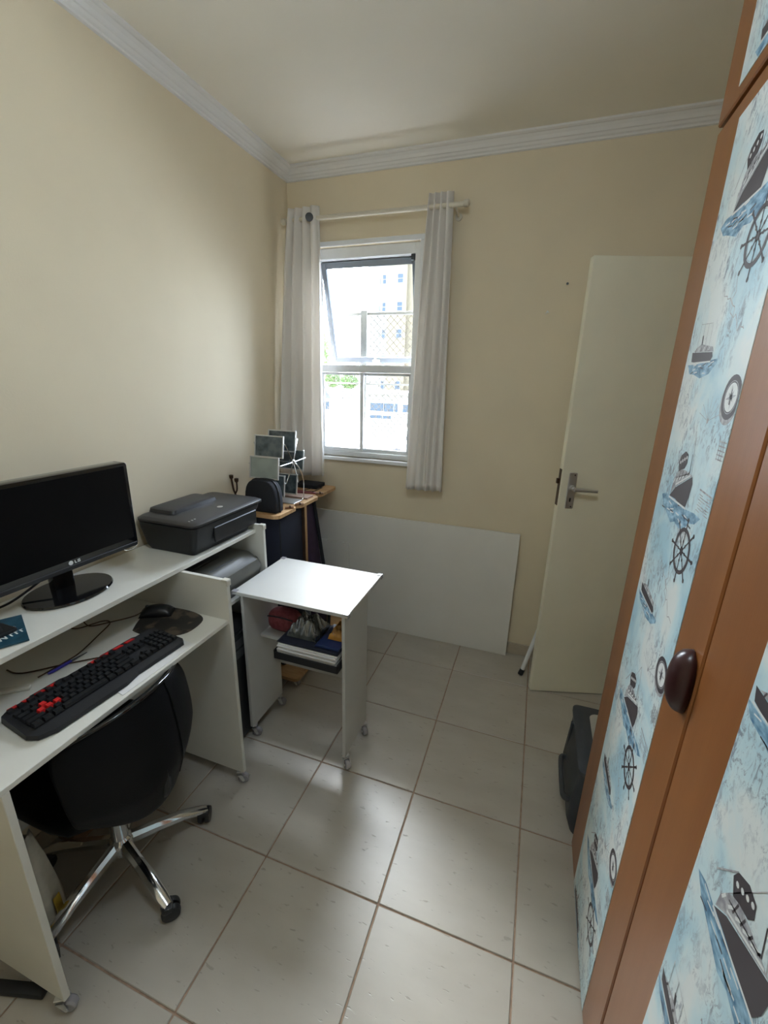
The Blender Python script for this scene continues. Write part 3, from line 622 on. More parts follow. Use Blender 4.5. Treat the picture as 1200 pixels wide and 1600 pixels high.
def key(x, y, w, red=False):
    kk = (round(w, 4), red)
    if kk not in KM:
        KM[kk] = obj('key', keymesh(w), M_red if red else M_blackp, K, local=True); o = KM[kk]
    else:
        o = KM[kk].copy(); COL.objects.link(o); o.parent = K
    o.location = (x, y, 0.0175)
    if red: o['label'] = 'red key'
X0 = -0.052; YL = -0.212
rows = [[1] * 13 + [2], [1.5] + [1] * 12 + [1.5], [1.75] + [1] * 11 + [2.25], [2.25] + [1] * 10 + [2.75], [1.25, 1.25, 1.25, 6.25, 1.25, 1.25, 1.25, 1.25]]
for j in range(13):
    key(X0 - 0.010, YL + (0.5 + j * 1.17) * kp, kp * 0.95)
for r, row in enumerate(rows):
    c = 0.0
    for q, w in enumerate(row):
        red = (r == 1 and q == 2) or (r == 2 and q in (1, 2, 3)); key(X0 + kp * (r + 0.9) * 0.98, YL + (c + w / 2) * kp, w * kp, red); c += w
for r in range(5):
    for q in range(3):
        if (r == 2) or (r == 3 and q != 1): continue
        key(X0 + kp * (r + 0.9) * 0.98, YL + (15.4 + q + 0.5) * kp, kp)
    for q in range(4): key(X0 + kp * (r + 0.9) * 0.98, YL + (18.6 + q * 0.93 + 0.5) * kp, kp * 0.95)
obj('cable', tube(smooth_curve([(-0.08, 0.05, 0.012), (-0.10, 0.045, 0.006), (-0.16, -0.01, 0.0025), (-0.23, -0.09, 0.0025), (-0.285, -0.10, 0.0025)]), 0.0022, 6), M_bronze, K, local=True)
# paper under keyboard
o = obj('paper_sheet', prism([(-0.40, -1.46), (-0.262, -1.475), (-0.256, -1.215), (-0.38, -1.20)], 0.7702, 0.7712), M_paper); tag(o, 'white paper sheet lying under the front right of the keyboard', 'paper')
# mouse pad and mouse
padpts = [(-0.505, -1.23), (-0.535, -1.18), (-0.558, -1.115), (-0.53, -1.068), (-0.474, -1.058), (-0.40, -1.058), (-0.345, -1.075), (-0.325, -1.11), (-0.325, -1.17), (-0.36, -1.205), (-0.42, -1.218), (-0.46, -1.235)]
o = obj('mouse_pad', prism([(p.x, p.y) for p in smooth_curve([(a, b, 0) for a, b in padpts + padpts[:1]], 4)[:-1]], 0.7705, 0.7735), M_padm); tag(o, 'dark rounded mouse pad with brownish picture, at the right of the desktop', 'mouse pad')
ms = thing('computer_mouse', 'black corded computer mouse on the mouse pad under the shelf edge', 'mouse', (-0.515, -1.115, 0.7738), 0.5)
obj('body', dome(-0.055, 0.055, -0.031, 0.031, 0.0, 0.034, 16, 12, 2.2), M_blackp, ms, smooth='all', local=True)
obj('scroll_wheel', lathe([(0.006, -0.003), (0.008, 0), (0.006, 0.003)], (-0.030, 0, 0.029), 12, 'y'), M_dgrey, ms, smooth=True, local=True)
obj('cable', tube(smooth_curve([(-0.05, 0.0, 0.010), (-0.075, -0.02, 0.004), (-0.145, -0.045, 0.0), (-0.20, -0.06, -0.001), (-0.235, -0.03, 0.006)]), 0.0020, 6), M_bronze, ms, local=True)
o = obj('usb_cable', tube(smooth_curve([(-0.545, -1.51, 0.774), (-0.545, -1.43, 0.773), (-0.55, -1.38, 0.773), (-0.585, -1.29, 0.773), (-0.615, -1.225, 0.773), (-0.65, -1.225, 0.773), (-0.685, -1.29, 0.773), (-0.73, -1.30, 0.776)]), 0.0020, 6), M_bronze); tag(o, 'thin dark brown cable winding over the desktop behind the keyboard', 'cable')
pen = thing('ballpoint_pen', 'blue ballpoint pen lying on the desktop behind the keyboard', 'pen', (-0.533, -1.44, 0.7705))
obj('body', tube([(-0.533, -1.490, 0.7755), (-0.531, -1.478, 0.7755), (-0.529, -1.425, 0.7755)], [0.003, 0.0048, 0.0048], 10), M_ink, pen, smooth=True)
obj('tip', tube([(-0.529, -1.425, 0.7755), (-0.528, -1.375, 0.7745)], [0.0035, 0.0012], 8), M_dgrey, pen, smooth=True)
ad = thing('adapter_clip', 'grey-white adapter lead lying at the left edge of the desktop', 'adapter', (-0.55, -1.57, 0.7705))
obj('strap', prism([(-0.60, -1.62), (-0.515, -1.552), (-0.523, -1.540), (-0.615, -1.60)], 0.7708, 0.781, 'xy', 0.002, 1), M_wedge, ad)
obj('plug', box((-0.655, -1.625, 0.7708), (-0.60, -1.59, 0.792), 0.003), M_plight, ad)
# booklet and phone stand on shelf
bk = thing('booklet', 'teal blue printed booklet on the desk shelf left of the monitor', 'booklet', (-0.55, -1.60, 0.9455))
obj('cover', prism([(-0.455, -1.555), (-0.60, -1.483), (-0.685, -1.62), (-0.535, -1.70)], 0.9457, 0.951), M_teal, bk)
bm = bmesh.new(); bu = Vector((-0.5, -0.86, 0)).normalized(); bv = Vector((-0.895, 0.445, 0)).normalized()   # text runs along the short side
def bquad(a, b, c, d, w=0.0035):
    p = Vector((-0.505, -1.575, 0)) ; s = p + Vector((0.0, 1.0, 0)) * a + Vector((-1.0, 0, 0)) * b; e = p + Vector((0, 1.0, 0)) * c + Vector((-1.0, 0, 0)) * d
    t = (e - s).normalized(); nn = Vector((-t.y, t.x, 0)) * w / 2; bm.faces.new([bm.verts.new(q + Vector((0, 0, 0.9514))) for q in (s + nn, s - nn, e - nn, e + nn)])
for q in ((-0.02, 0.030, -0.014, 0.0), (-0.014, 0.0, -0.007, 0.022), (-0.007, 0.022, 0.0, 0.0), (0.0, 0.0, 0.006, 0.030)): bquad(*q)
for k in range(3): bquad(0.012 + 0.012 * k, 0.0, 0.014 + 0.012 * k, 0.016); bquad(0.012 + 0.012 * k, 0.016, 0.020 + 0.012 * k, 0.014, 0.0025)
bquad(-0.025, 0.042, 0.045, 0.042, 0.002); bquad(-0.025, 0.048, 0.045, 0.048, 0.002)
obj('lettering', bm, M_plight, bk, fix=False)
ps = thing('phone_stand', 'small black plastic stand resting on the teal booklet', 'stand', (-0.55, -1.575, 0.951))
bm = bmesh.new(); add_box(bm, (-0.585, -1.62, 0.9515), (-0.520, -1.540, 0.962), 0.004, 2); add_prism(bm, [(-0.56, 0.962), (-0.535, 0.962), (-0.575, 1.035), (-0.585, 1.035)], -1.61, -1.565, 'xz'); obj('body', bm, M_blackp, ps)

# ------------------------------------------------------------------ office chair
CX, CY = -0.43, -1.452
Ch = thing('office_chair', 'black vinyl office chair with chrome star base tucked under the desk', 'chair', (CX, CY, 0))
def seatf():
    bm = pillow(-0.66, -0.265, -1.665, -1.235, 0.425, 0.495, 5.0); return bm
obj('seat', seatf(), M_vinyl, Ch, smooth='all')
# backrest: shell curved around y, facing the desk
def backf(u, v):
    # u across (-y to +y), v bottom to top
    a = 2 * u - 1; wid = 0.215 * (1 - 0.16 * (1 - v) ** 4 - 0.07 * max(0, (v - 0.80) / 0.20) ** 2.0); y = CY - 0.012 + a * wid
    z = 0.388 + 0.382 * v - 0.035 * (a * a) * (v ** 3) + 0.095 * (a * a) * (1 - v) ** 3; x = -0.168 - 0.085 * a * a - 0.055 * (v - 0.2) ** 2 + (0.0 if v > 0.3 else -0.09 * (0.3 - v))
    return Vector((x, y, z))
bm = grid_sheet(backf, 28, 18); bmesh.ops.recalc_face_normals(bm, faces=bm.faces); bmesh.ops.solidify(bm, geom=list(bm.faces), thickness=0.030)
bmesh.ops.bevel(bm, geom=[e for e in bm.edges if len(e.link_faces) == 2 and e.calc_face_angle(0) > 1.0], offset=0.010, segments=3, profile=0.5, affect='EDGES')
back = obj('backrest', bm, M_vinyl, Ch, smooth='all')
obj('piping', tube([backf(i / 24, 1.0) + Vector((0.001, 0, 0.002)) for i in range(25)], 0.0055, 8), M_gloss, Ch, smooth='all')
obj('back_seam', tube([backf(0.70, v / 10) + Vector((0.001, 0, 0)) for v in range(1, 11)], 0.0016, 6), M_vinyl, Ch)
obj('back_bracket', tube(smooth_curve([(-0.40, CY, 0.418), (-0.26, CY, 0.405), (-0.195, CY, 0.43), (-0.185, CY, 0.52)]), 0.016, 8), M_blackm, Ch, smooth=True)
obj('gas_lift', lathe([(0.026, 0.085), (0.026, 0.24), (0.016, 0.241), (0.016, 0.40), (0.06, 0.401), (0.06, 0.425)], (CX, CY, 0), 20), M_chrome, Ch, smooth=True)
obj('hub', lathe([(0.020, 0.075), (0.036, 0.082), (0.038, 0.125), (0.030, 0.138), (0.022, 0.145)], (CX, CY, 0), 24), M_chrome, Ch, smooth=True)
for ang in (56, -15, -88, -160, 128):
    a = math.radians(ang); d = Vector((math.cos(a), math.sin(a), 0)); s = Vector((-d.y, d.x, 0)); c0 = Vector((CX, CY, 0))
    bm = bmesh.new(); secs = []
    for (r, z, w, h) in ((0.025, 0.118, 0.018, 0.034), (0.10, 0.108, 0.0165, 0.028), (0.18, 0.096, 0.018, 0.022), (0.245, 0.074, 0.016, 0.016), (0.272, 0.064, 0.012, 0.012)):
        p = c0 + d * r; secs.append([p + s * w * cx_ + Vector((0, 0, z + h / 2 * cz_)) for cx_, cz_ in ((-1, -1), (1, -1), (1, 0.3), (0.45, 1), (-0.45, 1), (-1, 0.3))])
    lg = obj('leg', loft(secs), M_chrome, Ch, smooth=True)
    p = c0 + d * 0.258; bm = bmesh.new(); fa = a + 1.1; w = Vector((math.cos(fa), math.sin(fa), 0)); R = Matrix.Translation((p.x, p.y, 0)) @ Matrix.Rotation(fa, 4, 'Z')
    for sd in (-1, 1): add_lathe(bm, [(0.006, sd * 0.004), (0.027, sd * 0.004), (0.0285, sd * 0.010), (0.026, sd * 0.020), (0.010, sd * 0.022)], (0.010, 0, 0.0285), 18, 'y')
    add_tube(bm, [(0, 0, 0.035), (0, 0, 0.068)], 0.007, 8); add_box(bm, (-0.014, -0.022, 0.034), (0.020, 0.022, 0.060), 0.008, 2); bm.transform(R)
    obj('caster', bm, M_blackp, lg, smooth=True)

# ------------------------------------------------------------------ under the desk
pb = thing('carrier_bag', 'white and yellow plastic carrier bag slumped under the left of the desk', 'bag', (-0.54, -1.662, 0))
def cone_bag(cx, cy, rx, ry, h, seed):
    rnd = random.Random(seed); bm = bmesh.new(); rings = []; n = 22
    ph = [rnd.uniform(0, 6) for _ in range(5)]
    for j in range(9):
        t = j / 8; k = (1 - 0.80 * t ** 1.4)
        ring = []
        for i in range(n):
            a = 2 * PI * i / n; w = 1 + 0.10 * math.sin(5 * a + ph[0] + 2 * t) + 0.06 * math.sin(9 * a + ph[1])
            ring.append((cx + rx * k * w * math.cos(a) + 0.06 * t, cy + ry * k * w * math.sin(a), 0.002 + h * t + (0.012 * math.sin(3 * a + ph[2]) if j > 6 else 0)))
        rings.append(ring)
    return loft(rings)
obj('body', cone_bag(-0.54, -1.662, 0.066, 0.066, 0.38, 4), M_bagw, pb, smooth='all')
def patch(a0, a1, t0, t1):
    def fn(u, v):
        t = t0 + (t1 - t0) * v; a = a0 + (a1 - a0) * u; k = (1 - 0.80 * t ** 1.4) * 1.16
        return Vector((-0.54 + 0.068 * k * math.cos(a) + 0.06 * t, -1.662 + 0.068 * k * math.sin(a), 0.003 + 0.38 * t))
    return grid_sheet(fn, 8, 6, 0.002)
obj('yellow_print', patch(-0.95, -0.45, 0.03, 0.30), M_bagy, pb, smooth='all'); obj('yellow_print', patch(0.10, 0.42, 0.03, 0.34), M_bagy, pb, smooth='all')
o = thing('cardboard_box', 'brown cardboard box pushed to the wall under the desk', 'box', (-0.66, -1.40, 0))
obj('carton', box((-0.735, -1.47, 0.001), (-0.645, -1.29, 0.24), 0.003), M_card, o)
obj('flap', box((-0.735, -1.47, 0.241), (-0.675, -1.29, 0.2435), 0.0, rot=Matrix.Rotation(-0.15, 3, 'Y'), pivot=(-0.735, -1.3, 0.241)), M_card, o)
bp = thing('floor_bar', 'black bar on the floor behind the left end panel of the desk', 'bar', (-0.43, -1.78, 0))
obj('body', box((-0.575, -1.815, 0.001), (-0.345, -1.787, 0.022), 0.005, 2, rot=Matrix.Rotation(0.28, 3, 'Z')), M_blackm, bp, smooth=True)

# ------------------------------------------------------------------ corner stand
W = thing('corner_stand', 'narrow wooden stand with scalloped top in the corner beyond the desk', 'stand', (-0.57, -0.1, 0))
lob = [(-0.735, -0.455)]
def lobe(y0, y1, xf, r=0.035):
    pts = []
    for k in range(6): a = math.radians(-90 + 90 * k / 5); pts.append((xf - r + r * math.cos(a), y0 + r + r * math.sin(a)))
    for k in range(6): a = math.radians(0 + 90 * k / 5); pts.append((xf - r + r * math.cos(a), y1 - r + r * math.sin(a)))
    return pts
lob += lobe(-0.455, -0.258, -0.418) + [(-0.450, -0.262), (-0.450, -0.248)] + lobe(-0.245, -0.02, -0.416) + [(-0.450, -0.024), (-0.450, -0.006)] + lobe(0.0, 0.235, -0.425) + [(-0.735, 0.235)]
obj('top', prism(lob, 0.948, 0.965, 'xy'), M_pine, W)
obj('upright', box((-0.72, -0.165, 0.065), (-0.435, -0.150, 0.9475), 0.001), M_dwood, W)
obj('edge_strip', box((-0.4349, -0.167, 0.065), (-0.431, -0.148, 0.9475)), M_pine, W)
obj('upright', box((-0.735, -0.44, 0.065), (-0.72, 0.22, 0.9475), 0.001), M_dwood, W)
bm = prism(rrect(-0.735, -0.475, -0.330, 0.20, 0.03, 5), 0.045, 0.064, 'xy'); obj('base', bm, M_pine, W)
for (x, y) in ((-0.365, -0.44), (-0.365, 0.16), (-0.70, -0.44), (-0.70, 0.16)):
    caster_mesh(W, x, y, 0.045, 0.014)
# cloth-covered things below
o = thing('garment_bag', 'black cloth bag hanging on the near side of the corner stand', 'bag', (-0.56, -0.33, 0.066))
obj('body', prism([(-0.70, 0.066), (-0.45, 0.066), (-0.445, 0.935), (-0.69, 0.942)], -0.40, -0.17, 'xz', 0.012, 2), M_navy, o, smooth=True)
obj('seam', tube([(-0.452, -0.395, 0.09), (-0.4465, -0.395, 0.92)], 0.004, 6), M_cloth, o)
pu = thing('duffel_bag', 'dark purple bag with black trim standing on the far side of the stand', 'bag', (-0.5, 0.0, 0.066))
obj('body', prism([(-0.70, 0.066), (-0.375, 0.066), (-0.365, 0.30), (-0.455, 0.942), (-0.69, 0.942)], -0.145, -0.035, 'xz', 0.012, 2), M_purple, pu, smooth=True)
obj('trim', tube([(-0.368, -0.035, 0.07), (-0.356, -0.035, 0.30), (-0.448, -0.035, 0.935)], 0.011, 8), M_cloth, pu, smooth=True)
# things on the stand
bg_ = thing('toiletry_bag', 'black domed fabric bag at the near end of the stand top', 'bag', (-0.53, -0.36, 0.965))
def domebag():
    prof = []
    for k in range(15):
        a = PI * k / 14; prof.append((-0.535 - 0.092 * math.copysign(abs(math.cos(a)) ** 0.55, math.cos(a)) , 0.966 + 0.163 * abs(math.sin(a)) ** 0.6))
    return prism(prof, -0.425, -0.355, 'xz', 0.010, 2)
obj('body', domebag(), M_cloth, bg_, smooth=True)
zp = []
for k in range(15):
    a = PI * k / 14; zp.append((-0.535 - 0.093 * math.copysign(abs(math.cos(a)) ** 0.55, math.cos(a)), -0.39, 0.966 + 0.165 * abs(math.sin(a)) ** 0.6))
obj('zip', tube(zp, 0.003, 6), M_blackm, bg_, smooth=True)
# ferris wheel photo holder
HX, HY, HZ, WR = -0.463, -0.215, 1.19, 0.125
Fw = thing('photo_carousel', 'chrome ferris-wheel photo frame holder on the corner stand', 'photo holder', (-0.55, HY, 0.965))
angs = [180, 126, 68, 2, 232, 292]
xs2 = (HX, HX - 0.185)
for xx in xs2:
    bm = bmesh.new()
    for a in angs:
        ar = math.radians(a); add_tube(bm, [(xx, HY, HZ), (xx, HY + WR * math.cos(ar), HZ + WR * math.sin(ar))], 0.0026, 6)
    obj('spokes', bm, M_chrome, Fw, smooth=True)
    obj('hub', lathe([(0.012, -0.004), (0.014, 0), (0.012, 0.004), (0.005, 0.009)], (xx, HY, HZ), 16, 'x'), M_chrome, Fw, smooth=True)
    sgn = 1 if xx == HX else -1
    obj('stand_leg', tube(smooth_curve([(xx + sgn * 0.006, HY, HZ), (xx + sgn * 0.008, HY + 0.055, HZ - 0.05), (xx + sgn * 0.008, HY + 0.085, HZ - 0.12), (xx + sgn * 0.006, HY + 0.08, 0.985), (xx, HY + 0.065, 0.968)], 6), 0.003, 8), M_chrome, Fw, smooth=True)
obj('axle', tube([(xs2[0], HY, HZ), (xs2[1], HY, HZ)], 0.003, 8), M_chrome, Fw)
obj('base', box((xs2[1] - 0.005, HY - 0.02, 0.9655), (xs2[0] + 0.005, HY + 0.075, 0.9695), 0.001), M_steel, Fw)
for i, a in enumerate(angs):
    ar = math.radians(a); yy = HY + WR * math.cos(ar); zz = HZ + WR * math.sin(ar); z0_, z1_ = zz - 0.072, zz + 0.040
    tl = Matrix.Translation((0, yy, zz)) @ Matrix.Rotation(math.radians(-8), 4, 'X') @ Matrix.Translation((0, -yy, -zz))
    bm = bmesh.new(); xa, xb = xs2[1] + 0.008, xs2[0] - 0.008; w = 0.006
    for p, q in (((xa, z0_), (xa + w, z1_)), ((xb - w, z0_), (xb, z1_)), ((xa + w, z0_), (xb - w, z0_ + w)), ((xa + w, z1_ - w), (xb - w, z1_))): add_box(bm, (p[0], yy - 0.006, p[1]), (q[0], yy + 0.004, q[1]), 0.001)
    bm.transform(tl); fr = obj('photo_frame', bm, M_steel, Fw)
    bm = box((xa + w, yy - 0.002, z0_ + w), (xb - w, yy + 0.003, z1_ - w)); bm.transform(tl); obj('photo', bm, M_photo2 if i == 0 else M_photo, fr)
    bm = bmesh.new(); add_tube(bm, [(xb, yy, zz), (xs2[0], yy, zz)], 0.003, 6); add_tube(bm, [(xa, yy, zz), (xs2[1], yy, zz)], 0.003, 6); obj('pivot', bm, M_chrome, fr)
o = obj('notebook', prism([(-0.60, -0.12), (-0.442, -0.12), (-0.442, -0.05), (-0.62, -0.04)], 0.9655, 0.974), M_pink); tag(o, 'thin pinkish notebook lying behind the photo holder on the stand', 'notebook')
o = obj('leather_wallet', box((-0.66, 0.10, 0.9655), (-0.50, 0.215, 0.990), 0.006, 2), M_cloth, smooth=True); tag(o, 'black folded wallet at the window end of the stand top', 'wallet')
gl = thing('eyeglasses', 'pair of eyeglasses lying folded at the window end of the stand', 'glasses', (-0.5, 0.07, 0.966))
for yy in (0.03, 0.085):
    bm = tube([(-0.475 + 0.020 * math.cos(a), yy + 0.024 * math.sin(a), 0.976 + 0.010 * math.cos(a)) for a in [2 * PI * k / 18 for k in range(18)]], 0.0016, 6, True); obj('rim', bm, M_blackp, gl)
obj('bridge', tube([(-0.465, 0.053, 0.982), (-0.463, 0.058, 0.984), (-0.465, 0.062, 0.982)], 0.0015, 6), M_blackp, gl)
bm = bmesh.new(); add_tube(bm, [(-0.47, 0.008, 0.98), (-0.53, 0.02, 0.972), (-0.56, 0.06, 0.968)], 0.0016, 6); add_tube(bm, [(-0.47, 0.108, 0.98), (-0.53, 0.10, 0.972), (-0.56, 0.05, 0.968)], 0.0016, 6); obj('temple', bm, M_blackp, gl)
o = obj('red_folder', prism([(-0.60, -0.02), (-0.452, 0.005), (-0.448, 0.02), (-0.59, 0.03)], 0.9655, 0.972), M_redc); tag(o, 'small dark red booklet in front of the eyeglasses on the stand', 'booklet')
pegs = [((-0.44, -0.31), 'first wooden peg from the near end of the stand edge'), ((-0.425, -0.235), 'middle wooden peg on the front edge of the stand'), ((-0.435, 0.012), 'wooden peg on the stand edge nearest the window')]
for (x, y), lb in pegs:
    t = thing('clothes_peg', lb, 'peg', (x, y, 0.966), 0.6, 'wooden pegs on the stand edge')
    for s in (-1, 1): obj('arm', box((-0.022, s * 0.005 - 0.0035, 0.0), (0.022, s * 0.005 + 0.0035, 0.008), 0.001, rot=Matrix.Rotation(s * 0.06, 3, 'Z'), pivot=(0, s * 0.005, 0.004)), M_peg, t, local=True)
    obj('spring', lathe([(0.006, -0.009), (0.006, 0.009)], (0.004, 0, 0.0075), 10, 'y'), M_bronze, t, local=True)
sc = thing('candlestick', 'small dark bronze branched ornament at the wall behind the printer', 'ornament', (-0.705, -0.395, 0.9655))
bm = bmesh.new(); add_lathe(bm, [(0.022, 0.966), (0.020, 0.972), (0.006, 0.978)], (-0.705, -0.395, 0), 14); add_tube(bm, smooth_curve([(-0.705, -0.395, 0.975), (-0.702, -0.395, 1.03), (-0.712, -0.395, 1.06), (-0.720, -0.395, 1.115)], 6), 0.0048, 8)
obj('stem', bm, M_bronze, sc, smooth=True)
bm = bmesh.new(); add_tube(bm, smooth_curve([(-0.703, -0.395, 1.035), (-0.690, -0.395, 1.06), (-0.690, -0.395, 1.10)], 6), 0.0040, 8); obj('branch', bm, M_bronze, sc, smooth=True)
for x, z in ((-0.720, 1.118), (-0.690, 1.103)): obj('cup', lathe([(0.004, z - 0.008), (0.010, z), (0.011, z + 0.014), (0.006, z + 0.016)], (x, -0.395, 0), 12), M_bronze, sc, smooth=True)

# ------------------------------------------------------------------ wardrobe
X = 1.02; WD = XR - 0.004
A_ = thing('wardrobe', 'tall brown wooden wardrobe with nautical wallpaper on its doors', 'wardrobe', (1.3, -1.7, 0))
obj('carcass', box((X + 0.021, -2.70, 0.0), (WD, -0.838, 2.695), 0.002), M_wood, A_)
YD = [(-0.834, -1.427), (-1.435, -2.06), (-2.068, -2.69)]
# motif outlines traced on the paper: (u, v) with u = -y
HULL = [(1.07, 1.382), (1.098, 1.406), (1.187, 1.447), (1.196, 1.434), (1.193, 1.406), (1.184, 1.384), (1.153, 1.380), (1.115, 1.384)]
SUP = [(1.072, 1.387), (1.074, 1.411), (1.09, 1.434), (1.104, 1.448), (1.137, 1.451), (1.173, 1.449), (1.186, 1.448), (1.1, 1.409)]
FUN = [(1.096, 1.44), (1.085, 1.46), (1.092, 1.475), (1.115, 1.487), (1.135, 1.483), (1.139, 1.466), (1.130, 1.453), (1.110, 1.447)]
WAV = [(1.014, 1.372), (1.04, 1.381), (1.072, 1.380), (1.10, 1.387), (1.136, 1.381), (1.165, 1.387), (1.19, 1.381), (1.24, 1.387), (1.276, 1.386), (1.253, 1.369), (1.225, 1.362), (1.206, 1.345), (1.173, 1.336), (1.14, 1.341), (1.115, 1.331), (1.06, 1.348), (1.04, 1.352)]
SM = [(1.015, 1.667), (1.009, 1.686), (1.134, 1.680), (1.140, 1.672), (1.133, 1.664), (1.055, 1.663)]
SMS = [(1.019, 1.687), (1.035, 1.694), (1.058, 1.700), (1.085, 1.696), (1.131, 1.690), (1.138, 1.681)]
SMW = [(0.996, 1.661), (1.05, 1.660), (1.09, 1.663), (1.173, 1.667), (1.172, 1.659), (1.14, 1.640), (1.093, 1.632), (1.05, 1.640), (1.018, 1.642)]
def flat(bm, poly, lvl, mi):
    vs = [bm.verts.new((lvl, -u, v)) for u, v in poly]; f = bm.faces.new(vs); f.material_index = mi; return f
def line(bm, a, b, w, lvl, mi):
    a = Vector(a); b = Vector(b); t = (b - a).normalized(); n_ = Vector((-t.y, t.x)) * w / 2; flat(bm, [a + n_, a - n_, b - n_, b + n_], lvl, mi)
def ring(bm, c, r0, r1, lvl, mi, sx=1.0, n=36):
    for k in range(n):
        a0, a1 = 2 * PI * k / n, 2 * PI * (k + 1) / n; P_ = lambda r, a: (c[0] + r * sx * math.cos(a), c[1] + r * math.sin(a)); flat(bm, [P_(r0, a0), P_(r1, a0), P_(r1, a1), P_(r0, a1)], lvl, mi)
def disc(bm, c, r, lvl, mi, sx=1.0, n=28): flat(bm, [(c[0] + r * sx * math.cos(2 * PI * k / n), c[1] + r * math.sin(2 * PI * k / n)) for k in range(n)], lvl, mi)
def clip_poly(poly, u0, u1, v0, v1):
    for ax, lim, s in ((0, u0, 1), (0, u1, -1), (1, v0, 1), (1, v1, -1)):
        out = []
        for i in range(len(poly)):
            p, q = poly[i], poly[(i + 1) % len(poly)]; dp, dq = s * (p[ax] - lim), s * (q[ax] - lim)
            if dp >= 0: out.append(p)
            if dp * dq < 0: t = dp / (dp - dq); out.append((p[0] + (q[0] - p[0]) * t, p[1] + (q[1] - p[1]) * t))
        poly = out
        if len(poly) < 3: return []
    return poly
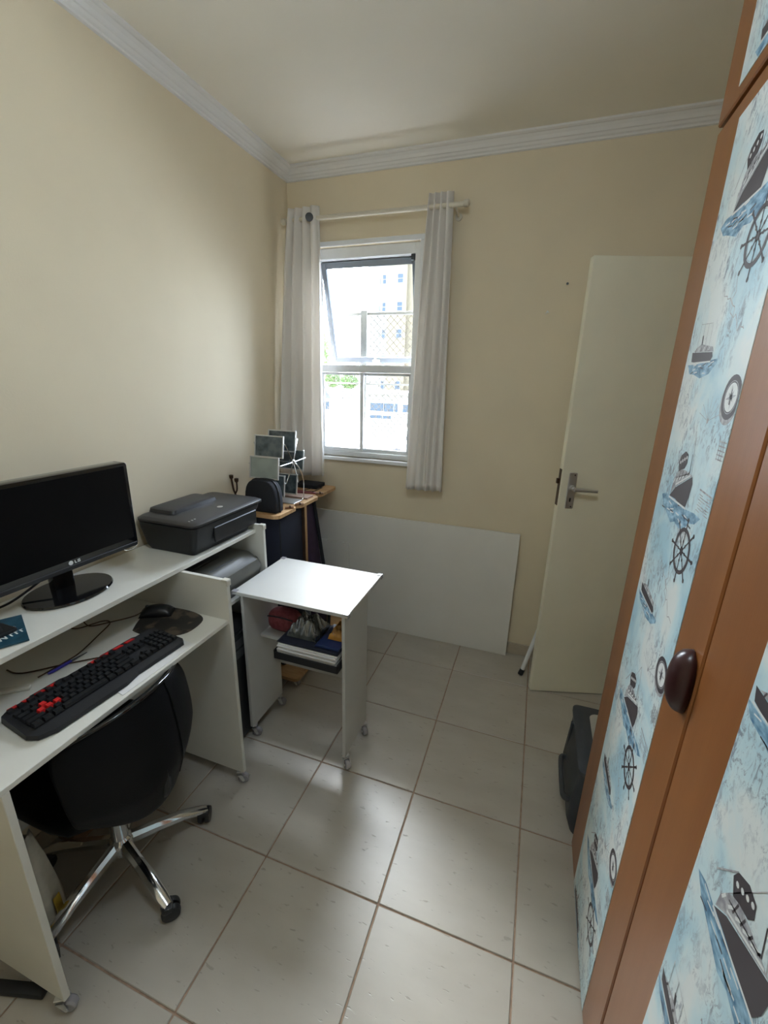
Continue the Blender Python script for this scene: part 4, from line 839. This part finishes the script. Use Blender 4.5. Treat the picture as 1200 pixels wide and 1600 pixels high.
def motifs(rect):
    """all print polygons (poly, level, material) of a wallpaper area (u0,u1,v0,v1), pattern repeat 0.545 x 0.575"""
    u0, u1, v0, v1 = rect; out = []
    class C:  # collector with the bmesh calls used by flat()
        pass
    def add(poly, lv, mi):
        p = clip_poly([(float(a), float(b)) for a, b in poly], u0, u1, v0, v1)
        if len(p) >= 3: out.append((p, lv, mi))
    def ln(a, b, w, lv, mi):
        a = Vector(a); b = Vector(b); t = (b - a).normalized(); n_ = Vector((-t.y, t.x)) * w / 2; add([a + n_, a - n_, b - n_, b + n_], lv, mi)
    def rg(c, r0, r1, lv, mi, n=32):
        for k in range(n):
            a0, a1 = 2 * PI * k / n, 2 * PI * (k + 1) / n; Q_ = lambda r, a: (c[0] + r * math.cos(a), c[1] + r * math.sin(a)); add([Q_(r0, a0), Q_(r1, a0), Q_(r1, a1), Q_(r0, a1)], lv, mi)
    def dc(c, r, lv, mi, n=24): add([(c[0] + r * math.cos(2 * PI * k / n), c[1] + r * math.sin(2 * PI * k / n)) for k in range(n)], lv, mi)
    for m in range(0, 3):
        for k in range(-4, 5):
            du = m * 0.575; dv = k * 0.547 + m * 0.120
            S = lambda P_: [(a + du, b + dv) for a, b in P_]; s = lambda a, b: (a + du, b + dv)
            if m == 0 and k == 0: pass
            add(S(WAV), 1, 2); add(S(SMW), 1, 2)
            rndm = random.Random(31 + k * 7 + m)
            for q in range(16):
                a = rndm.uniform(1.03, 1.23); b = rndm.uniform(1.345, 1.378); ln(s(a, b), s(a + 0.022, b + rndm.uniform(-0.004, 0.006)), 0.0028, 2, 3 if q % 3 else 0)
            for q in range(10):
                a = rndm.uniform(1.01, 1.14); b = rndm.uniform(1.640, 1.660); ln(s(a, b), s(a + 0.018, b + rndm.uniform(-0.003, 0.004)), 0.0022, 2, 3 if q % 3 else 0)
            add(S(SUP), 2, 1); add(S(HULL), 3, 0); add(S(FUN), 3, 0)
            ln(s(1.068, 1.379), s(1.19, 1.382), 0.004, 4, 3)
            for q in range(5): ln(s(1.078 + 0.017 * q, 1.412 + 0.007 * q), s(1.084 + 0.020 * q, 1.424 + 0.007 * q), 0.004, 4, 3)
            for q in range(4): dc(s(1.097 + 0.011 * q, 1.461 + 0.005 * q), 0.0038, 4, 3, 10)
            ln(s(1.095, 1.412), s(1.175, 1.447), 0.0035, 4, 3); ln(s(1.092, 1.427), s(1.165, 1.449), 0.0022, 4, 0)
            for q in range(4): ln(s(1.105 + 0.018 * q, 1.424 + 0.007 * q), s(1.110 + 0.018 * q, 1.446 + 0.002 * q), 0.0030, 4, 0)
            ln(s(1.152, 1.532), s(1.18, 1.447), 0.0018, 3, 1); ln(s(1.159, 1.487), s(1.166, 1.45), 0.0022, 3, 0); ln(s(1.051, 1.425), s(1.092, 1.475), 0.0022, 3, 1)
            ln(s(1.152, 1.532), s(1.075, 1.412), 0.0012, 3, 1)
            # small ship
            add(S(SMS), 2, 1); add(S(SM), 3, 0); ln(s(1.012, 1.664), s(1.135, 1.663), 0.003, 4, 3)
            for q in range(6): ln(s(1.03 + 0.016 * q, 1.685), s(1.034 + 0.016 * q, 1.693), 0.003, 4, 3 if q % 2 else 0)
            for q in range(4): ln(s(1.035 + 0.024 * q, 1.69), s(1.032 + 0.024 * q, 1.745 - 0.004 * q), 0.0012, 3, 1)
            ln(s(1.062, 1.698), s(1.058, 1.716), 0.006, 3, 0); ln(s(1.032, 1.740), s(1.104, 1.735), 0.001, 3, 1)
            # helm
            c = s(1.222, 1.304); rg(c, 0.0385, 0.047, 3, 0); rg(c, 0.0000, 0.009, 3, 0, 14); rg(c, 0.036, 0.0372, 3, 1)
            for q in range(8):
                a = PI / 8 * 0 + PI / 4 * q; d_ = Vector((math.cos(a), math.sin(a))); cc = Vector(c)
                ln(cc + d_ * 0.006, cc + d_ * 0.040, 0.0034, 3, 0); ln(cc + d_ * 0.046, cc + d_ * 0.062, 0.0048, 3, 0); dc(tuple(cc + d_ * 0.064), 0.0045, 3, 0, 10); dc(tuple(cc + d_ * 0.020), 0.0036, 4, 0, 8)
            # compass
            c = s(1.277, 1.600); dc(c, 0.037, 2, 0); dc((c[0] - 0.002, c[1] - 0.008), 0.038, 1, 1); rg(c, 0.026, 0.0275, 3, 1); dc(c, 0.024, 3, 3)
            for q in range(8):
                a = PI / 4 * q + 0.2; d_ = Vector((math.cos(a), math.sin(a))); n_ = Vector((-d_.y, d_.x)); cc = Vector(c); add([cc + n_ * 0.004, cc - n_ * 0.004, cc + d_ * (0.021 if q % 2 == 0 else 0.014)], 4, 1)
            add([(c[0] - 0.003, c[1] - 0.012), (c[0] + 0.003, c[1] - 0.012), (c[0] + 0.0006, c[1] + 0.018)], 5, 0)
            # block lettering and fine lines
            for q in range(5): 
                b = 1.497 + 0.0075 * q; ln(s(1.276, b), s(1.312, b), 0.0022, 2, 1)
            for q in range(4): ln(s(1.279 + 0.010 * q, 1.495), s(1.279 + 0.010 * q, 1.531), 0.0022, 2, 1)
            ln(s(1.240, 1.434), s(1.306, 1.432), 0.0032, 2, 1)
            for q in range(7): ln(s(1.243 + 0.006 * (q % 2), 1.426 - 0.005 * q), s(1.262 + 0.034 * ((q * 5) % 3) / 2, 1.425 - 0.005 * q), 0.0016, 2, 1); ln(s(1.285, 1.426 - 0.005 * q), s(1.305 - 0.006 * (q % 2), 1.426 - 0.005 * q), 0.0016, 2, 1)
            # chart rhumb lines, coast sketch
            for q in range(7):
                a = 0.35 + 0.42 * q; ln(s(1.195, 1.555), s(1.195 + 0.055 * math.cos(a), 1.555 + 0.045 * math.sin(a)), 0.0010, 1, 1)
            dc(s(1.195, 1.555), 0.005, 2, 1, 10)
            prev = None; rd = random.Random(77)
            for q in range(16):
                p = s(1.115 + 0.010 * q + rd.uniform(-0.008, 0.008), 1.79 - 0.006 * q + rd.uniform(-0.012, 0.012))
                if prev: ln(prev, p, 0.0018, 1, 1)
                prev = p
            prev = None
            for q in range(10):
                p = s(1.165 + rd.uniform(-0.012, 0.012) + 0.004 * q, 1.262 - 0.011 * q)
                if prev: ln(prev, p, 0.0016, 1, 1)
                prev = p
    return out
def wallpaper(parent, u0, u1, v0, v1):
    p = obj('wallpaper', box((X - 0.0012, -u1, v0), (X + 0.001, -u0, v1)), M_wpaper, parent)
    bm = bmesh.new()
    for poly, lv, mi in motifs((u0 + 0.001, u1 - 0.001, v0 + 0.001, v1 - 0.001)):
        try: flat(bm, poly, X - 0.0013 - 0.00010 * lv, mi)
        except ValueError: pass
    bmesh.ops.triangulate(bm, faces=bm.faces)
    obj('wallpaper_print', bm, [M_pdark, M_pmid, M_pblue, M_plight], parent, fix=False)
def handle(parent, yc, z0, z1):
    bm = bmesh.new(); secs = []
    nseg = 14
    for k in range(nseg + 1):
        t = k / nseg; z = z0 + (z1 - z0) * t; e = max(0.02, 1 - abs(2 * t - 1) ** 2.6) ** 0.5
        ww = 0.032 * e; dp = 0.030 * e
        secs.append([(X - 0.001 - dp * math.sin(a) ** 0.8 if math.sin(a) > 0 else X - 0.001, yc + ww * math.cos(a), z) for a in [PI * q / 10 for q in range(11)]])
    bm = loft(secs); obj('handle', bm, M_knob, parent, smooth='all')
for i, (ya, yb) in enumerate(YD):
    d = obj('door', box((X, yb, 0.008), (X + 0.020, ya, 2.152), 0.003), M_wood, A_)
    wallpaper(d, -ya + 0.142, -yb - 0.118, 0.012, 2.118)
    if i == 0: handle(d, -1.392, 1.060, 1.185)
    if i == 1: handle(d, -1.97, 1.050, 1.195)
    u = obj('upper_door', box((X - 0.002, yb, 2.164), (X + 0.020, ya + 0.004, 2.62), 0.003), M_wood, A_)
    p = obj('wallpaper', box((X - 0.0032, yb + 0.118, 2.188), (X - 0.001, ya - 0.100, 2.60)), M_wpaper, u)
    bm = bmesh.new()
    for poly, lv, mi in motifs((-ya + 0.101, -yb - 0.119, 2.189, 2.599)):
        try: flat(bm, poly, X - 0.0033 - 0.0001 * lv, mi)
        except ValueError: pass
    if bm.faces:
        bmesh.ops.triangulate(bm, faces=bm.faces); obj('wallpaper_print', bm, [M_pdark, M_pmid, M_pblue, M_plight], u, fix=False)
    else: bm.free()
bm = bmesh.new(); add_box(bm, (X + 0.016, -1.436, 0.008), (X + 0.0205, -1.426, 2.69)); add_box(bm, (X + 0.016, -2.069, 0.008), (X + 0.0205, -2.059, 2.69)); add_box(bm, (X + 0.016, -2.69, 2.150), (X + 0.0205, -0.832, 2.166))
obj('gap_strip', bm, M_seam, A_)
obj('cornice', box((X - 0.001, -2.69, 2.622), (X + 0.020, -0.830, 2.694), 0.002), M_wood, A_)

# ------------------------------------------------------------------ case by the wardrobe, folding ladder behind the door
Cs = thing('plastic_case', 'dark slate plastic case with pale lid panel between wardrobe and door', 'case', (1.12, -0.6, 0))
obj('body', loft([rr3(1.015, -0.800, 1.32, -0.450, 0.001, 0.03), rr3(0.998, -0.800, 1.33, -0.435, 0.05, 0.035), rr3(1.008, -0.79, 1.33, -0.425, 0.17, 0.03), rr3(1.018, -0.78, 1.33, -0.42, 0.262, 0.025)]), M_slate, Cs, smooth=True)
obj('lid', loft([rr3(1.010, -0.785, 1.335, -0.412, 0.262, 0.025), rr3(1.010, -0.785, 1.335, -0.412, 0.278, 0.025), rr3(1.028, -0.77, 1.32, -0.428, 0.290, 0.03)]), M_slate, Cs, smooth=True)
obj('lid_panel', loft([rr3(1.068, -0.745, 1.30, -0.462, 0.289, 0.03), rr3(1.075, -0.735, 1.295, -0.47, 0.2945, 0.03)]), M_casel, Cs, smooth=True)
obj('handle', tube(smooth_curve([(1.012, -0.74, 0.10), (0.984, -0.74, 0.105), (0.979, -0.70, 0.105), (0.979, -0.58, 0.105), (0.986, -0.54, 0.105), (1.012, -0.54, 0.10)], 5), 0.010, 8), M_dgrey, Cs, smooth=True)
obj('rib', box((1.004, -0.50, 0.06), (1.016, -0.485, 0.25), 0.003), M_slate, Cs)
Ld = thing('folding_ladder', 'white metal folding stand behind the open door, one black foot showing', 'ladder', (0.9, 0.15, 0))
for (xa, ya, xb, yb2) in ((0.800, 0.105, 1.03, 0.215), (1.06, 0.13, 1.27, 0.235)):
    obj('leg', tube([(xa, ya, 0.012), (xb, yb2, 1.05)], 0.0115, 10), M_alu, Ld, smooth=True)
    obj('foot', tube([(xa - 0.004, ya - 0.002, 0.001), (xa + 0.006, ya + 0.003, 0.034)], 0.0145, 10), M_blackp, Ld, smooth=True)
for t in (0.2, 0.5, 0.8):
    obj('rung', tube([(0.800 + 0.23 * t, 0.105 + 0.11 * t, 0.012 + 1.038 * t), (1.06 + 0.21 * t, 0.13 + 0.105 * t, 0.012 + 1.038 * t)], 0.010, 8), M_alu, Ld, smooth=True)

# ------------------------------------------------------------------ unseen ceiling lamp, added to fill the room with light
LX, LY = 0.50, -1.70
Lp = thing('fill_ceiling_lamp', 'unseen round white glass ceiling lamp added as fill light for the room', 'lamp', (LX, LY, 2.7))
obj('canopy', lathe([(0.055, 2.699), (0.055, 2.685), (0.012, 2.676), (0.008, 2.53), (0.040, 2.525)], (LX, LY, 0), 32), M_alu, Lp, smooth=True)
M_lens.node_tree.nodes['Principled BSDF'].inputs['Emission Strength'].default_value = LAMP_W
obj('glass_bowl', lathe([(0.040, 2.525), (0.085, 2.505), (0.110, 2.470), (0.112, 2.440), (0.090, 2.400), (0.045, 2.378), (0.01, 2.374)], (LX, LY, 0), 32), M_lens, Lp, smooth='all')

# ------------------------------------------------------------------ outside
GZ = -1.75
struct('ground', box((-70, 0.7, GZ - 0.2), (40, 90, GZ)), M_ground)
def far(px, py, pz, k): return CAM + (Vector((px, py, pz)) - CAM) * k
def bldg(name, label, y, x0, x1, z0, z1, depth, m): 
    t = thing(name, label, 'building', ((x0 + x1) / 2, y, z0)); obj('wall', box((x0, y, z0), (x1, y + depth, z1)), m, t); return t
Kb = 3.0
def fx(x): return CAM.x + (x - CAM.x) * Kb
def fz_(z): return CAM.z + (z - CAM.z) * Kb
Yb = CAM.y + (18 - CAM.y) * Kb
AB = thing('apartment_building', 'tall cream apartment block seen through the upper right of the window', 'building', (fx(-5.6), Yb, GZ))
obj('wall', box((fx(-5.44), Yb + 0.6, GZ), (fx(-3.6), Yb + 12, 28), 0), M_fac, AB)
obj('stair_bay', box((fx(-6.687), Yb + 0.2, GZ), (fx(-6.33), Yb + 10, 28), 0), M_facw, AB)
obj('wall', box((fx(-6.33), Yb, GZ), (fx(-5.44), Yb + 11, 28), 0), M_fac, AB)
obj('side_wall', box((fx(-7.42), Yb + 1.0, GZ), (fx(-6.687), Yb + 9, 28), 0), M_facw, AB)
for r in range(-3, 9):
    zc = fz_(5.90 - 1.13 * r)
    if zc < GZ + 1 or zc > 27: continue
    for xc, w, h, yy in ((-6.51, 0.20, 0.40, Yb + 0.2), (-5.74, 0.29, 0.40, Yb), (-6.84, 0.07, 0.22, Yb + 1.0), (-7.26, 0.07, 0.2, Yb + 1.0), (-4.9, 0.25, 0.4, Yb + 0.6), (-4.2, 0.25, 0.4, Yb + 0.6)):
        xa, xb = fx(xc - w / 2), fx(xc + w / 2); hh = h * Kb / 2; bm = bmesh.new(); q = 0.07
        for a, b in (((xa, zc - hh), (xa + q, zc + hh)), ((xb - q, zc - hh), (xb, zc + hh)), ((xa + q, zc - hh), (xb - q, zc - hh + q)), ((xa + q, zc + hh - q), (xb - q, zc + hh)), ((xa + q, zc - q / 2), (xb - q, zc + q / 2))): add_box(bm, (a[0], yy - 0.06, a[1]), (b[0], yy + 0.02, b[1]))
        wd = obj('window', bm, M_facw, AB); obj('pane', box((xa + q / 2, yy - 0.03, zc - hh + q / 2), (xb - q / 2, yy - 0.01, zc + hh - q / 2)), M_wpane, wd)
# low garage block behind the yard
Kg = 2.0; Yg = CAM.y + (8 - CAM.y) * Kg
def gx(x): return CAM.x + (x - CAM.x) * Kg
def gz(z): return CAM.z + (z - CAM.z) * Kg
GB = thing('garage_building', 'long low white building with bluish windows at the right across the yard', 'building', (gx(-2.6), Yg, GZ))
obj('wall', box((gx(-3.45), Yg, GZ), (gx(-1.6), Yg + 4, gz(1.28)), 0), M_facw, GB); obj('roof', box((gx(-3.5), Yg - 0.2, gz(1.28)), (gx(-1.55), Yg + 4.2, gz(1.33)), 0), M_facw, GB)
for a, b, c, d in ((-3.213, -2.86, 0.878, 1.076), (-2.831, -2.60, 0.87, 1.076), (-2.57, -2.497, 0.87, 1.076), (-2.376, -2.20, 0.877, 1.064), (-3.21, -2.89, 0.70, 0.785), (-2.86, -2.66, 0.70, 0.785)):
    f_ = obj('window', box((gx(a) - 0.05, Yg - 0.05, gz(c) - 0.05), (gx(b) + 0.05, Yg + 0.02, gz(d) + 0.05)), M_alu, GB); obj('pane', box((gx(a), Yg - 0.07, gz(c)), (gx(b), Yg - 0.04, gz(d))), M_wpane, f_)
GK = thing('gatehouse', 'small hut with grey sloped roof at the left across the yard', 'building', (gx(-4.6), Yg, GZ))
obj('wall', box((gx(-5.1), Yg, GZ), (gx(-4.25), Yg + 3, gz(1.13)), 0), M_hut, GK)
obj('roof', prism([(gx(-5.2), gz(1.14)), (gx(-4.18), gz(1.14)), (gx(-4.36), gz(1.34)), (gx(-5.0), gz(1.36))], Yg - 0.3, Yg + 3.2, 'xz'), M_roof, GK)
for a, b in ((-4.82, -4.66), (-4.63, -4.32)):
    f_ = obj('window', box((gx(a) - 0.04, Yg - 0.05, gz(0.86) - 0.04), (gx(b) + 0.04, Yg + 0.02, gz(1.06) + 0.04)), M_alu, GK); obj('pane', box((gx(a), Yg - 0.07, gz(0.86)), (gx(b), Yg - 0.04, gz(1.06))), M_wpane, f_)
# parked car at the right
CR = thing('parked_car', 'white parked car partly hidden by the right curtain across the yard', 'car', (gx(-2.1), Yg - 2.2, GZ))
cx0, cy0 = gx(-2.42), Yg - 3.0
obj('body', prism([(0, 0.3), (4.1, 0.3), (4.15, 0.75), (3.3, 0.95), (2.7, 1.42), (1.0, 1.45), (0.35, 0.98), (0, 0.9)], cy0, cy0 + 1.6, 'xz', 0.05, 1), M_car, CR)
CRb = bpy.data.objects['body'] if False else None
for o_ in CR.children: o_.data.transform(Matrix.Translation((cx0, 0, GZ)))
for wx in (0.8, 3.2): obj('wheel', lathe([(0.12, -0.02), (0.31, 0), (0.31, 0.16), (0.1, 0.18)], (cx0 + wx, cy0 - 0.02, GZ + 0.315), 20, 'y'), M_blackm, CR)
bm = prism([(cx0 + 1.15, GZ + 0.98), (cx0 + 2.75, GZ + 0.98), (cx0 + 2.6, GZ + 1.36), (cx0 + 1.25, GZ + 1.36)], cy0 - 0.012, cy0 + 0.002, 'xz'); obj('side_window', bm, M_wpane, CR)
def tree(label, x, y, zc, r, seed, hgt):
    rnd = random.Random(seed); t = thing('tree', label, 'tree', (x, y, GZ), group='trees across the yard')
    bm = bmesh.new(); add_tube(bm, [(x, y, GZ), (x + 0.05, y, (GZ + zc) / 2), (x, y, zc)], [0.16, 0.12, 0.07], 8)
    for k in range(5):
        a = 1.3 * k; add_tube(bm, [(x, y, zc - 0.4 * r), (x + 0.6 * r * math.cos(a), y + 0.6 * r * math.sin(a), zc + 0.35 * r)], [0.06, 0.02], 6)
    obj('trunk', bm, M_bark, t)
    bm = bmesh.new()
    for k in range(1500):
        u_ = rnd.gauss(0, 1), rnd.gauss(0, 1), rnd.gauss(0, 1); L = math.sqrt(sum(q * q for q in u_)) or 1; rr = r * rnd.uniform(0.45, 1.0) ** 0.7
        c = Vector((x + u_[0] / L * rr, y + u_[1] / L * rr, zc + u_[2] / L * rr * hgt)); e1 = Vector((rnd.gauss(0, 1), rnd.gauss(0, 1), rnd.gauss(0, 1))).normalized(); e2 = e1.orthogonal().normalized(); s = 0.13 * r / 1.5
        bm.faces.new([bm.verts.new(c + e1 * s * 1.4), bm.verts.new(c + e2 * s * 0.6), bm.verts.new(c - e1 * s * 1.4), bm.verts.new(c - e2 * s * 0.6)])
    obj('foliage', bm, M_leaf, t, fix=False, kind='stuff')
tree('tall green tree behind the gatehouse at the left of the window', -16.75, 30.0, 3.7, 1.45, 1, 1.25)
tree('bushy tree just behind the gatehouse roof', -12.7, 25.5, 1.6, 0.62, 2, 0.95)
tree('low tree between the gatehouse and the white building', -10.85, 24.0, 1.45, 0.60, 3, 0.85)
